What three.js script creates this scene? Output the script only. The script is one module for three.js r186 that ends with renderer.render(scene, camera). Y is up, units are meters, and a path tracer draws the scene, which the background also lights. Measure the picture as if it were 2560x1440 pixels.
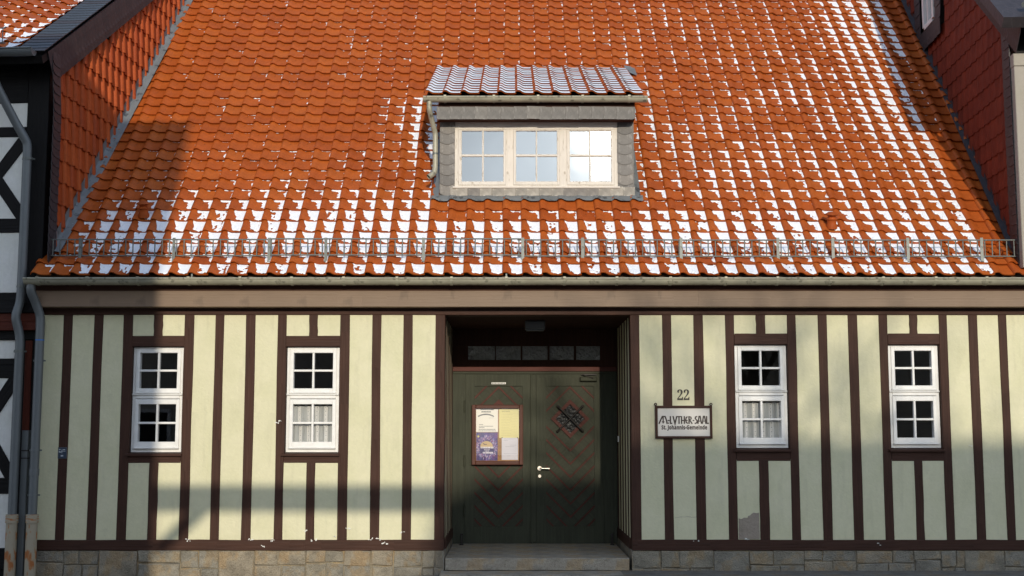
import * as THREE from 'three';
import { mergeGeometries, toCreasedNormals } from 'three/addons/utils/BufferGeometryUtils.js';
import { FontLoader } from 'three/addons/loaders/FontLoader.js';
import { TextGeometry } from 'three/addons/geometries/TextGeometry.js';

// ---------------------------------------------------------------- camera, sky, sun, exposure
const lerp = (a, b, t) => a + (b - a) * t;
const hash = (x, y, s = 0) => { let n = Math.imul(x | 0, 374761393) + Math.imul(y | 0, 668265263) + Math.imul(s | 0, 974634533); n = Math.imul(n ^ n >>> 13, 1274126177); return ((n ^ n >>> 16) >>> 0) / 4294967296; };
const scene = new THREE.Scene();
const camera = new THREE.PerspectiveCamera(2 * Math.atan(720 / 3200) * 180 / Math.PI, 16 / 9, 0.1, 400);
camera.position.set(0, 1.6, 13.8);
camera.rotation.set(Math.atan(370 / 3200), 0, 0);
const renderer = new THREE.WebGLRenderer({ antialias: true });
renderer.toneMapping = THREE.LinearToneMapping;
renderer.toneMappingExposure = 1.0;
renderer.shadowMap.enabled = true;
renderer.shadowMap.type = THREE.PCFSoftShadowMap;

const SUN = new THREE.Vector3(0.115, 0.25, 1).normalize();
const sun = new THREE.DirectionalLight(new THREE.Color(1, 0.9, 0.73), 2.8);
sun.position.copy(SUN).multiplyScalar(60);
sun.castShadow = true;
sun.shadow.mapSize.set(4096, 4096);
Object.assign(sun.shadow.camera, { left: -12, right: 12, top: 14, bottom: -12, near: 1, far: 120 });
scene.add(sun, sun.target);

{ // winter sky: pale blue, thin bright veil, glow of air round the sun
  const w = 1024, h = 512, d = new Float32Array(w * h * 4), v = new THREE.Vector3();
  for (let j = 0; j < h; j++) for (let i = 0; i < w; i++) {
    const el = ((j + 0.5) / h - 0.5) * Math.PI, az = ((i + 0.5) / w - 0.5) * 2 * Math.PI;
    v.set(Math.cos(el) * Math.cos(az), Math.sin(el), Math.cos(el) * Math.sin(az));
    const t = Math.pow(Math.max(0, v.y), 0.55), k = (j * w + i) * 4;
    const ang = Math.acos(Math.min(1, v.dot(SUN))) * 180 / Math.PI;
    const veil = 0.5 + 0.5 * Math.sin(v.x * 5 + 2 * Math.sin(v.z * 4 + v.y * 6)) * Math.sin(v.z * 7 + 3 * v.y);
    const c = 0.12 * veil * (1 - 0.5 * t);
    const glow = 16 * Math.exp(-ang * ang / 3) + 1.4 * Math.exp(-ang / 2.6), cl = 0.72 + 0.56 * fbm(v.x * 7 + 30, v.y * 16 + v.z * 2 + 30, 256, 4, 13), halo = 5.0 * cl * Math.exp(-ang / 9);
    d[k] = 1.10 - 0.85 * t + c + glow + halo * 0.86;
    d[k + 1] = 1.16 - 0.78 * t + c + glow * 0.93 + halo * 0.98;
    d[k + 2] = 1.20 - 0.55 * t + c + glow * 0.78 + halo * 1.06;
    d[k + 3] = 1;
  }
  const sky = new THREE.DataTexture(d, w, h, THREE.RGBAFormat, THREE.FloatType);
  sky.mapping = THREE.EquirectangularReflectionMapping;
  sky.magFilter = sky.minFilter = THREE.LinearFilter; sky.needsUpdate = true;
  scene.background = sky; scene.environment = sky;
  scene.backgroundIntensity = scene.environmentIntensity = 0.9;
}

// ---------------------------------------------------------------- small tools
function mulberry(a) { return () => { a |= 0; a = a + 0x6D2B79F5 | 0; let t = Math.imul(a ^ a >>> 15, 1 | a); t = t + Math.imul(t ^ t >>> 7, 61 | t) ^ t; return ((t ^ t >>> 14) >>> 0) / 4294967296; }; }
const rnd = mulberry(2212), rr = (a, b) => a + (b - a) * rnd(), jit = (a) => (rnd() * 2 - 1) * a;
const V = (x, y, z) => new THREE.Vector3(x, y, z);
const clamp = (x, a, b) => Math.min(b, Math.max(a, x));
const smooth = (a, b, x) => { const t = clamp((x - a) / (b - a), 0, 1); return t * t * (3 - 2 * t); };
function vnoise(x, y, p = 0, s = 0) {
  let x0 = Math.floor(x), y0 = Math.floor(y), fx = x - x0, fy = y - y0;
  fx = fx * fx * (3 - 2 * fx); fy = fy * fy * (3 - 2 * fy);
  const m = (k) => p ? ((k % p) + p) % p : k;
  return lerp(lerp(hash(m(x0), m(y0), s), hash(m(x0 + 1), m(y0), s), fx), lerp(hash(m(x0), m(y0 + 1), s), hash(m(x0 + 1), m(y0 + 1), s), fx), fy);
}
function fbm(x, y, p, oct = 4, s = 0) { let a = 0, w = 0.5, n = 0; for (let o = 0; o < oct; o++) { a += w * vnoise(x, y, p, s + o); n += w; x *= 2; y *= 2; p *= 2; w *= 0.55; } return a / n; }

// textures: fn(u, v in 0..1) gives a grey or [r, g, b] multiplier in sRGB 0..1
function tex(size, fn, srgb, wx = 1, wy = 1) {
  const d = new Uint8Array(size * size * 4);
  for (let j = 0; j < size; j++) for (let i = 0; i < size; i++) {
    const c = fn((i + 0.5) / size, (j + 0.5) / size), k = (j * size + i) * 4, a = Array.isArray(c);
    d[k] = 255 * clamp(a ? c[0] : c, 0, 1); d[k + 1] = 255 * clamp(a ? c[1] : c, 0, 1); d[k + 2] = 255 * clamp(a ? c[2] : c, 0, 1); d[k + 3] = 255;
  }
  const t = new THREE.DataTexture(d, size, size); t.wrapS = t.wrapT = THREE.RepeatWrapping; t.magFilter = THREE.LinearFilter; t.minFilter = THREE.LinearMipmapLinearFilter; t.generateMipmaps = true;
  if (srgb) t.colorSpace = THREE.SRGBColorSpace; t.repeat.set(wx, wy); t.needsUpdate = true; return t;
}
const lin = (r, g, b) => new THREE.Color().setRGB(r, g, b);
const M = {};
const mk = (name, o) => (M[name] = 'specularIntensity' in o ? new THREE.MeshPhysicalMaterial({ name, ...o }) : new THREE.MeshStandardMaterial({ name, ...o }));
{
  const plasterMap = tex(512, (u, v) => { const a = fbm(u * 6, v * 6, 6, 5, 1), b = fbm(u * 60, v * 60, 60, 2, 5), st = fbm(u * 24, v * 3, 24, 3, 9); const k = 0.94 + 0.06 * a + 0.03 * (b - 0.5) - 0.03 * smooth(0.6, 0.9, st); return [k, k * (0.995 - 0.01 * a), k * (0.97 + 0.03 * a)]; }, true, 0.7, 0.7);
  const plasterBump = tex(512, (u, v) => 0.6 * fbm(u * 20, v * 20, 20, 4, 2) + 0.4 * fbm(u * 90, v * 90, 90, 2, 3), false, 0.7, 0.7);
  mk('plaster', { color: lin(0.71, 0.692, 0.475), map: plasterMap, bumpMap: plasterBump, bumpScale: 0.003, roughness: 0.9, specularIntensity: 0.4 });
  mk('plasterWhite', { color: lin(0.82, 0.83, 0.78), map: plasterMap, bumpMap: plasterBump, bumpScale: 0.005, roughness: 0.9 });
  mk('plasterBare', { color: lin(0.33, 0.28, 0.225), map: plasterMap, bumpMap: plasterBump, bumpScale: 0.012, roughness: 0.95 });
  const woodMap = tex(512, (u, v) => { const g = fbm(u * 40, v * 2, 40, 4, 11), b = fbm(u * 5, v * 3, 5, 4, 13), f = smooth(0.80, 0.86, fbm(u * 60, v * 20, 60, 3, 17)); const k = 0.74 + 0.20 * g + 0.14 * b; return [k + 0.08 * f, k + 0.07 * f, k + 0.07 * f]; }, true, 1.3, 1.3);
  const woodBump = tex(512, (u, v) => fbm(u * 48, v * 2, 48, 4, 21), false, 1.3, 1.3);
  mk('timber', { color: lin(0.068, 0.031, 0.021), map: woodMap, bumpMap: woodBump, bumpScale: 0.004, roughness: 0.62, specularIntensity: 0.35 });
  mk('timberBlack', { color: lin(0.009, 0.008, 0.008), map: woodMap, bumpMap: woodBump, bumpScale: 0.004, roughness: 0.6, specularIntensity: 0.35 });
  mk('timberRed', { color: lin(0.11, 0.025, 0.014), map: woodMap, bumpMap: woodBump, bumpScale: 0.004, roughness: 0.6, specularIntensity: 0.35 });
  mk('fascia', { color: lin(0.215, 0.142, 0.090), map: tex(512, (u, v) => { const k = 0.92 + 0.10 * fbm(u * 6, v * 3, 6, 4, 23) - 0.10 * smooth(0.62, 0.8, fbm(u * 5, v * 9, 5, 4, 27)); return [k, k, k]; }, true, 0.9, 0.9), bumpMap: woodBump, bumpScale: 0.002, roughness: 0.6 });
  mk('eaveDark', { color: lin(0.068, 0.031, 0.021), map: woodMap, roughness: 0.85, specularIntensity: 0.3 });
  mk('deck', { color: lin(0.16, 0.11, 0.07), map: woodMap, roughness: 0.9 });
  mk('doorGreen', { color: lin(0.064, 0.068, 0.046), map: woodMap, bumpMap: woodBump, bumpScale: 0.002, roughness: 0.65, specularIntensity: 0.35 });
  mk('doorRed', { color: lin(0.118, 0.036, 0.026), map: woodMap, roughness: 0.6, specularIntensity: 0.4 });
  mk('boardFrame', { color: lin(0.125, 0.048, 0.033), map: woodMap, bumpMap: woodBump, bumpScale: 0.002, roughness: 0.55, specularIntensity: 0.5 });
  mk('white', { color: lin(0.85, 0.835, 0.80), roughness: 0.42, map: tex(256, (u, v) => 0.93 + 0.07 * fbm(u * 8, v * 8, 8, 4, 31), true, 2, 2) });
  mk('dormerWood', { color: lin(0.76, 0.69, 0.605), roughness: 0.75, bumpMap: woodBump, bumpScale: 0.003, map: tex(512, (u, v) => { const p = fbm(u * 10, v * 5, 10, 4, 33), f = smooth(0.70, 0.78, fbm(u * 40, v * 7, 40, 4, 37)); const k = 0.92 + 0.08 * p; return [k - 0.14 * f, k - 0.16 * f, k - 0.19 * f]; }, true, 1.5, 1.5) });
  const clayBump = tex(256, (u, v) => 0.5 * fbm(u * 24, v * 24, 24, 3, 41) + 0.5 * fbm(u * 6, v * 6, 6, 3, 43), false, 2, 2);
  const clayMap = tex(512, (u, v) => { const a = fbm(u * 5, v * 5, 5, 5, 45), b = fbm(u * 50, v * 50, 50, 2, 47), g = smooth(0.70, 0.86, fbm(u * 30, v * 8, 30, 3, 49)); const k = 0.80 + 0.26 * a + 0.08 * (b - 0.5); return [k - 0.10 * g, k - 0.07 * g, k - 0.02 * g]; }, true, 1.1, 1.1);
  const clay = (n, r, g, b, rough) => mk(n, { color: lin(r, g, b), map: clayMap, bumpMap: clayBump, bumpScale: 0.0015, roughness: rough + 0.12, specularIntensity: 0.4 });
  clay('tile0', 0.465, 0.100, 0.0140, 0.50); clay('tile1', 0.425, 0.084, 0.0120, 0.46); clay('tile2', 0.490, 0.114, 0.0170, 0.55); clay('tile3', 0.440, 0.092, 0.0140, 0.42); clay('tile4', 0.400, 0.077, 0.0115, 0.50);
  clay('wallTile0', 0.42, 0.080, 0.0170, 0.48); clay('wallTile1', 0.37, 0.066, 0.0150, 0.44); clay('wallTile2', 0.45, 0.090, 0.019, 0.52); clay('redTile0', 0.21, 0.032, 0.0125, 0.6); clay('redTile1', 0.185, 0.027, 0.0105, 0.6);
  const slateMap = tex(512, (u, v) => { const a = fbm(u * 8, v * 8, 8, 5, 51), s = smooth(0.62, 0.72, fbm(u * 30, v * 12, 30, 4, 53)); const k = 0.72 + 0.28 * a + 0.20 * s; return [k, k * 0.99, k * 0.98]; }, true, 1.7, 1.7);
  const slateBump = tex(256, (u, v) => fbm(u * 12, v * 12, 12, 4, 55), false, 2, 2);
  const slate = (n, r, g, b) => mk(n, { color: lin(r, g, b), map: slateMap, bumpMap: slateBump, bumpScale: 0.003, roughness: 0.55 });
  slate('slate0', 0.20, 0.185, 0.172); slate('slate1', 0.155, 0.143, 0.135); slate('slate2', 0.245, 0.222, 0.20); slate('slatePale', 0.46, 0.42, 0.36); slate('slatePale1', 0.36, 0.33, 0.285); slate('slateDark', 0.045, 0.037, 0.041); slate('slateDark1', 0.036, 0.032, 0.037); slate('slateBlue', 0.045, 0.055, 0.07);
  const zincMap = tex(512, (u, v) => { const a = fbm(u * 6, v * 6, 6, 5, 61), s = smooth(0.62, 0.78, fbm(u * 14, v * 14, 14, 4, 63)); const k = 0.78 + 0.22 * a - 0.28 * s; return [k, k, k * 0.98]; }, true, 1.2, 1.2);
  mk('zinc', { color: lin(0.44, 0.415, 0.325), map: zincMap, roughness: 0.5, metalness: 0.15 });
  mk('zincPipe', { color: lin(0.17, 0.185, 0.19), map: tex(256, (u, v) => 0.88 + 0.12 * fbm(u * 5, v * 5, 5, 4, 67), true, 1.2, 1.2), roughness: 0.45, metalness: 0.3 });
  mk('lead', { color: lin(0.24, 0.25, 0.26), map: zincMap, roughness: 0.55, metalness: 0.2 });
  mk('galv', { color: lin(0.19, 0.205, 0.20), map: zincMap, roughness: 0.5, metalness: 0.35 });
  mk('clayPipe', { color: lin(0.42, 0.36, 0.26), roughness: 0.7, map: tex(256, (u, v) => { const s = smooth(0.5, 0.72, fbm(u * 5, v * 5, 5, 5, 71)); return [0.95, 0.95 - 0.32 * s, 0.95 - 0.55 * s]; }, true, 1.6, 1.6) });
  const stoneMap = tex(512, (u, v) => { const a = fbm(u * 7, v * 7, 7, 5, 81), b = fbm(u * 50, v * 50, 50, 3, 83), r = smooth(0.55, 0.75, fbm(u * 4, v * 4, 4, 4, 85)); const k = 0.72 + 0.28 * a + 0.18 * (b - 0.5); return [k + 0.06 * r, k, k - 0.08 * r]; }, true, 1.9, 1.9);
  const stoneBump = tex(512, (u, v) => 0.5 * fbm(u * 10, v * 10, 10, 5, 87) + 0.5 * fbm(u * 60, v * 60, 60, 3, 89), false, 1.9, 1.9);
  const stone = (n, r, g, b) => mk(n, { color: lin(r, g, b), map: stoneMap, bumpMap: stoneBump, bumpScale: 0.02, roughness: 0.95 });
  stone('stone0', 0.355, 0.315, 0.24); stone('stone1', 0.33, 0.30, 0.24); stone('stone2', 0.375, 0.32, 0.235); stone('stone3', 0.315, 0.288, 0.232); stone('mortar', 0.40, 0.345, 0.25); stone('stepStone', 0.47, 0.415, 0.33); stone('pavement', 0.22, 0.205, 0.18); stone('asphalt', 0.13, 0.125, 0.12);
  mk('snow', { color: lin(0.86, 0.87, 0.90), roughness: 0.75, bumpMap: tex(256, (u, v) => fbm(u * 30, v * 30, 30, 4, 91), false, 4, 4), bumpScale: 0.004 });
  mk('iron', { color: lin(0.03, 0.025, 0.022), roughness: 0.55, metalness: 0.3 });
  mk('chrome', { color: lin(0.75, 0.66, 0.55), roughness: 0.28, metalness: 0.9 });
  mk('dark', { color: lin(0.012, 0.011, 0.010), roughness: 0.8 });
  mk('interior', { color: lin(0.26, 0.21, 0.15), roughness: 0.9 });
  mk('attic', { color: lin(0.24, 0.18, 0.12), roughness: 0.9 });
  mk('grey', { color: lin(0.12, 0.12, 0.12), roughness: 0.6 });
  mk('houseWall', { color: lin(0.55, 0.51, 0.42), map: plasterMap, roughness: 0.9 });
  mk('bark', { color: lin(0.07, 0.055, 0.04), roughness: 0.95 });
  mk('needles', { color: lin(0.03, 0.05, 0.02), roughness: 0.9 });
  mk('cork', { color: lin(0.50, 0.27, 0.10), roughness: 0.9, map: stoneMap });
  mk('sand', { color: lin(0.36, 0.33, 0.275), roughness: 0.7, map: plasterMap, bumpMap: plasterBump, bumpScale: 0.003 });
  M.glass = new THREE.MeshPhysicalMaterial({ name: 'glass', color: 0xffffff, transmission: 1, thickness: 0, roughness: 0.0, ior: 1.65 });
  M.dormerGlass = new THREE.MeshPhysicalMaterial({ name: 'dormerGlass', color: 0xffffff, transmission: 1, thickness: 0, roughness: 0.0, ior: 2.6, bumpMap: tex(256, (u, v) => fbm(u * 3, v * 3, 3, 2, 95), false, 1.5, 1.5), bumpScale: 0.0005 });
  M.transomGlass = new THREE.MeshPhysicalMaterial({ name: 'transomGlass', color: lin(0.55, 0.55, 0.52), transmission: 0.5, thickness: 0, roughness: 0.18, ior: 1.7, bumpMap: tex(256, (u, v) => fbm(u * 16, v * 16, 16, 2, 99), false, 2, 2), bumpScale: 0.03 });
  M.bubbleGlass = new THREE.MeshPhysicalMaterial({ name: 'bubbleGlass', color: lin(0.08, 0.08, 0.08), transmission: 0.8, thickness: 0, roughness: 0.3, ior: 1.4, specularIntensity: 0.35, bumpMap: tex(256, (u, v) => fbm(u * 22, v * 22, 22, 2, 97), false, 2, 2), bumpScale: 0.006 });
}

// geometry collectors -------------------------------------------------
class Soup { // triangles with uv in metres taken from the face's own plane
  constructor() { this.p = []; this.uv = []; }
  tri(a, b, c, ua, ub, uc) {
    this.p.push(a.x, a.y, a.z, b.x, b.y, b.z, c.x, c.y, c.z);
    if (ua) this.uv.push(...ua, ...ub, ...uc); else {
      const n = b.clone().sub(a).cross(c.clone().sub(a)), ax = Math.abs(n.x), ay = Math.abs(n.y), az = Math.abs(n.z);
      for (const q of [a, b, c]) this.uv.push(...(az >= ax && az >= ay ? [q.x, q.y] : ax >= ay ? [q.z, q.y] : [q.x, q.z]));
    }
    return this;
  }
  quad(a, b, c, d, ua, ub, uc, ud) { return this.tri(a, b, c, ua, ub, uc).tri(a, c, d, ua, uc, ud); }
  box(x0, x1, y0, y1, z0, z1) {
    const q = (...i) => i.map((k) => V(k & 1 ? x1 : x0, k & 2 ? y1 : y0, k & 4 ? z1 : z0));
    for (const f of [[4, 5, 7, 6], [1, 0, 2, 3], [5, 1, 3, 7], [0, 4, 6, 2], [6, 7, 3, 2], [0, 1, 5, 4]]) this.quad(...q(...f));
    return this;
  }
  geo(du = 0, dv = 0, swap = false) {
    const g = new THREE.BufferGeometry(), uv = this.uv.slice();
    for (let i = 0; i < uv.length; i += 2) { const a = uv[i], b = uv[i + 1]; uv[i] = (swap ? b : a) + du; uv[i + 1] = (swap ? a : b) + dv; }
    g.setAttribute('position', new THREE.Float32BufferAttribute(this.p, 3)); g.setAttribute('uv', new THREE.Float32BufferAttribute(uv, 2));
    g.computeVertexNormals(); return g;
  }
}
function mesh(name, geo, mat, parent, cast = true) { const m = new THREE.Mesh(geo, mat); m.name = name; m.castShadow = cast; m.receiveShadow = true; (parent || scene).add(m); return m; }
function thing(name, label, category, x = 0, y = 0, z = 0, group) { const g = new THREE.Group(); g.name = name; g.position.set(x, y, z); g.userData = { label, category }; if (group) g.userData.group = group; scene.add(g); return g; }
const boxG = (x0, x1, y0, y1, z0, z1, swap) => new Soup().box(x0, x1, y0, y1, z0, z1).geo(rnd() * 3, rnd() * 3, swap);
const box = (name, x0, x1, y0, y1, z0, z1, mat, parent, swap) => mesh(name, boxG(x0, x1, y0, y1, z0, z1, swap), mat, parent);

// box with chamfered front edges (front is +z)
function chamfer(x0, x1, y0, y1, z0, z1, c = 0.004, swap = false, wob = 0) {
  const s = new Soup(), w = () => jit(wob);
  const o = [V(x0 + w(), y0 + w(), z1 - c), V(x1 + w(), y0 + w(), z1 - c), V(x1 + w(), y1 + w(), z1 - c), V(x0 + w(), y1 + w(), z1 - c)];
  const sx = [1, -1, -1, 1], sy = [1, 1, -1, -1];
  const f = o.map((p, i) => V(p.x + sx[i] * c, p.y + sy[i] * c, z1 + w() * 0.6)), b = o.map((p) => V(p.x, p.y, z0));
  s.quad(f[0], f[1], f[2], f[3]);
  for (let i = 0; i < 4; i++) { const j = (i + 1) % 4; s.quad(o[i], o[j], f[j], f[i]); s.quad(b[i], b[j], o[j], o[i]); }
  return s.geo(rnd() * 3, rnd() * 3, swap);
}
// hand-hewn timber: runs along y (or along x when flat), front at z1, edges a little wavy
function timber(x0, x1, y0, y1, z0, z1, flat = false, wob = 0.0042) {
  const s = new Soup(), N = 4, c = 0.005, [a0, a1, l0, l1] = flat ? [y0, y1, x0, x1] : [x0, x1, y0, y1];
  const P = (a, l, z) => flat ? V(l, a, z) : V(a, l, z);
  const rows = [];
  for (let i = 0; i <= N; i++) { const l = lerp(l0, l1, i / N), e = i === 0 || i === N ? 0 : wob, p0 = a0 + jit(e), p1 = a1 + jit(e), zf = z1 + jit(e * 0.4); rows.push([[p0, z0], [p0, zf - c], [p0 + c, zf], [p1 - c, zf], [p1, zf - c], [p1, z0]].map(([a, z]) => [P(a, l, z), [a + (z1 - z), l]])); }
  for (let i = 0; i < N; i++) for (let k = 0; k < 5; k++) {
    const q = [rows[i][k], rows[i][k + 1], rows[i + 1][k + 1], rows[i + 1][k]]; if (flat) q.reverse();
    s.quad(...q.map((e) => e[0]), ...q.map((e) => e[1]));
  }
  for (const r of [rows[0], rows[N]]) { s.quad(r[0][0], r[1][0], r[4][0], r[5][0]); s.quad(r[1][0], r[2][0], r[3][0], r[4][0]); }
  return s.geo(rnd() * 3, rnd() * 3);
}
function tube(points, r, seg = 24, sides = 14, curved = true) {
  const c = curved ? new THREE.CatmullRomCurve3(points, false, 'catmullrom', 0.25) : new THREE.LineCurve3(points[0], points[1]);
  const g = new THREE.TubeGeometry(c, curved ? seg : 1, r, sides, false), uv = g.attributes.uv, L = c.getLength();
  for (let i = 0; i < uv.count; i++) uv.setXY(i, uv.getY(i) * 6.28 * r, uv.getX(i) * L);
  return g;
}
const cyl = (r, h, x, y, z, ax = 'y', sides = 10, r2 = r) => { const g = new THREE.CylinderGeometry(r2, r, h, sides); if (ax === 'x') g.rotateZ(Math.PI / 2); if (ax === 'z') g.rotateX(Math.PI / 2); g.translate(x, y, z); return g; };
function halfGutter(x0, x1, y, z, r) { // open half round with a rolled front bead and closed ends
  const s = new Soup(), N = 12, pt = (x, i, rad) => { const a = Math.PI * i / N; return V(x, y - Math.sin(a) * rad, z + Math.cos(a) * rad); };
  for (const rad of [r, r - 0.004]) for (let i = 0; i < N; i++) s.quad(pt(x0, i, rad), pt(x1, i, rad), pt(x1, i + 1, rad), pt(x0, i + 1, rad), [x0, i * 0.02], [x1, i * 0.02], [x1, i * 0.02 + 0.02], [x0, i * 0.02 + 0.02]);
  for (const x of [x0, x1]) for (let i = 1; i < N; i++) s.tri(V(x, y, z + r), pt(x, i, r), pt(x, i + 1, r));
  const g = s.geo(rnd(), rnd()), b = new Soup(), K = 8, br = 0.011;
  for (let i = 0; i < K; i++) { const q = (x, k) => V(x, y + Math.sin(k / K * 6.283) * br, z + r + Math.cos(k / K * 6.283) * br); b.quad(q(x0, i), q(x1, i), q(x1, i + 1), q(x0, i + 1), [x0, 0], [x1, 0], [x1, 0.01], [x0, 0.01]); }
  return { body: toCreasedNormals(g, 0.6), bead: toCreasedNormals(b.geo(), 1.2) };
}
function bracketStrap(x, y, z, r) { // narrow strap under the gutter with a clip over the bead
  const s = new Soup(), N = 8, w = 0.014, R = r + 0.006, pt = (k, i) => { const a = Math.PI * i / N; return V(x + k * w, y - Math.sin(a) * R, z + Math.cos(a) * R); };
  for (let i = 0; i < N; i++) s.quad(pt(-1, i), pt(1, i), pt(1, i + 1), pt(-1, i + 1));
  s.box(x - w, x + w, y + 0.002, y + 0.018, z + r - 0.02, z + r + 0.014);
  return s.geo();
}

// ---------------------------------------------------------------- roof tiles
const TW = 0.2105, TE = 0.208, LIFT = 0.025; // cover width, exposed length
const PROFILE = [[-0.035, 0.006], [0.0, 0.024], [0.06, 0.033], [0.15, 0.0355], [0.25, 0.030], [0.34, 0.016], [0.42, 0.0065], [0.52, 0.0015], [0.75, 0.0], [0.93, 0.0008], [1.03, 0.004]];
const profile = (u) => { for (let i = 0; i < PROFILE.length - 1; i++) { const [a, h] = PROFILE[i], [b, k] = PROFILE[i + 1]; if (u <= b) return lerp(h, k, clamp((u - a) / (b - a), 0, 1)); } return 0.004; };
function tileGeo(w, e, len, th = 0.013, lift = LIFT) { // x across, y up the slope, z out of the roof
  const top = new Soup(), lip = new Soup(), o = [rnd() * 5, rnd() * 5];
  const P = (i, s, dn) => V(PROFILE[i][0] * w, s, PROFILE[i][1] + lift * (1 - s / e) + dn), U = (i, s) => [PROFILE[i][0] * w + o[0], s + o[1]];
  for (let i = 0; i < PROFILE.length - 1; i++) {
    top.quad(P(i, 0, 0), P(i + 1, 0, 0), P(i + 1, len, 0), P(i, len, 0), U(i, 0), U(i + 1, 0), U(i + 1, len), U(i, len));
    lip.quad(P(i, 0.002, -th), P(i + 1, 0.002, -th), P(i + 1, 0, 0), P(i, 0, 0), U(i, -th), U(i + 1, -th), U(i + 1, 0), U(i, 0));
  }
  lip.quad(P(0, len, -th), P(0, 0, -th), P(0, 0, 0), P(0, len, 0), U(0, 0), U(0, th), U(0, 0), U(0, len));
  return mergeGeometries([toCreasedNormals(top.geo(), 0.9), toCreasedNormals(lip.geo(), 0.5)]);
}
const TILES = [0, 1, 2, 3].map(() => tileGeo(TW, TE, TE + 0.05)), DORMER_TILES = [0, 1, 2].map(() => tileGeo(0.2115, 0.2075, 0.25, 0.008, 0.013));
const TILE_MATS = [M.tile0, M.tile1, M.tile2, M.tile3, M.tile4, M.tile0, M.tile0, M.tile3];
function basis(o, U, S, N) { return new THREE.Matrix4().makeBasis(U, S, N).setPosition(o); }
function jitterTile(m, a = 1) { return m.multiply(new THREE.Matrix4().makeRotationFromEuler(new THREE.Euler(jit(0.010) * a, jit(0.008) * a, jit(0.008) * a))).multiply(new THREE.Matrix4().makeTranslation(jit(0.002) * a, jit(0.003) * a, Math.abs(jit(0.002)) * a)); }
function tileMesh(name, m, parent, geos = TILES, mats = TILE_MATS) { const t = mesh(name, geos[Math.floor(rnd() * geos.length)], mats[Math.floor(rnd() * mats.length)], parent); t.matrixAutoUpdate = false; t.matrix.copy(m); t.matrix.decompose(t.position, t.quaternion, t.scale); return t; }
function tileStuff(name, list, parent) { // the many smaller tiles of a roof, one part
  const g = mergeGeometries(list.map((m) => { const c = TILES[Math.floor(rnd() * 4)].clone(); c.applyMatrix4(m); const k = Math.floor(rnd() * 7), f = [1, 0.94, 1.05, 0.97, 0.88, 1.02, 0.99][k], r = [1, 0.98, 1.05, 1.0, 0.95, 1.07, 0.97][k], n = c.attributes.position.count, col = new Float32Array(n * 3); for (let i = 0; i < n; i++) { col[i * 3] = f; col[i * 3 + 1] = f * r; col[i * 3 + 2] = f * r; } c.setAttribute('color', new THREE.BufferAttribute(col, 3)); return c; }));
  const mat = M.tile0.clone(); mat.vertexColors = true; mat.name = 'tileMany';
  const t = mesh(name, g, mat, parent); t.userData.kind = 'stuff'; return t;
}
// snow lying on a tile: contour of a coverage field, raised above the tile's own surface
const snowPos = [], snowUv = [];
function snowOnTile(m, amount, seed, w = TW, e = TE, lift = LIFT, thick = 0.012, topK = 0.5, pen = 4, margin = 0.17) {
  if (amount < 0.05) return;
  const thin = 2.0 * Math.max(0, 1 - amount / 0.45), vc = 0.3 + 0.4 * hash(Math.round(seed * 91), 2, 4), uc = 0.5 + 0.5 * hash(Math.round(seed * 57), 8, 4);
  const NU = 15, NV = 10, holes = hash(Math.round(seed * 100), 5, 9) > 0.6 ? 1.3 : 0.25, u0 = 0.10, u1 = 0.985, v0 = 0.02, v1 = 0.995, F = [], P = [];
  for (let j = 0; j <= NV; j++) for (let i = 0; i <= NU; i++) {
    const u = lerp(u0, u1, i / NU), v = lerp(v0, v1, j / NV), t = (u - 0.44) / 0.53;
    const d = Math.min(1 - t + thin * (v - vc) * (v - vc), (1 - v) / topK + thin * 0.12 * Math.abs(u - uc)), n = vnoise(u * 9 + seed * 7.3, v * 7 + seed * 3.1) * 0.6 + vnoise(u * 22 + seed, v * 16 - seed) * 0.4;
    let f = amount * 1.1 - d - Math.max(0, -t) * pen + 0.6 * (n - 0.5) * (amount > 0.8 ? 0.75 : 0.85) - 0.03;
    f -= Math.max(0, margin - v) * 5;
    if (amount > 0.6 && amount < 1.4) f -= holes * smooth(0.55, 0.8, vnoise(u * 8 + seed * 1.7, v * 5 + seed * 5.3) * 0.7 + vnoise(u * 17 - seed, v * 11 + seed) * 0.3);
    F.push(f); P.push(V(u * w, v * e, profile(u) + lift * (1 - v) + 0.0012 + thick * smooth(0, 0.3, f)).applyMatrix4(m));
  }
  const put = (...q) => { for (let k = 1; k < q.length - 1; k++) for (const p of [q[0], q[k], q[k + 1]]) { snowPos.push(p.x, p.y, p.z); snowUv.push(p.x, p.y - p.z); } };
  const id = (i, j) => j * (NU + 1) + i;
  for (let j = 0; j < NV; j++) for (let i = 0; i < NU; i++) {
    const c = [id(i, j), id(i + 1, j), id(i + 1, j + 1), id(i, j + 1)], poly = [];
    for (let k = 0; k < 4; k++) { const a = c[k], b = c[(k + 1) % 4]; if (F[a] > 0) poly.push(P[a]); if (F[a] > 0 !== F[b] > 0) poly.push(P[a].clone().lerp(P[b], F[a] / (F[a] - F[b]))); }
    if (poly.length > 2) put(...poly);
  }
}
function flushSnow(name, label) {
  const g = new THREE.BufferGeometry();
  g.setAttribute('position', new THREE.Float32BufferAttribute(snowPos, 3)); g.setAttribute('uv', new THREE.Float32BufferAttribute(snowUv, 2)); g.computeVertexNormals();
  const m = mesh(name, g, M.snow); m.userData = { label, category: 'snow', kind: 'stuff' }; snowPos.length = snowUv.length = 0; return m;
}

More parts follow.
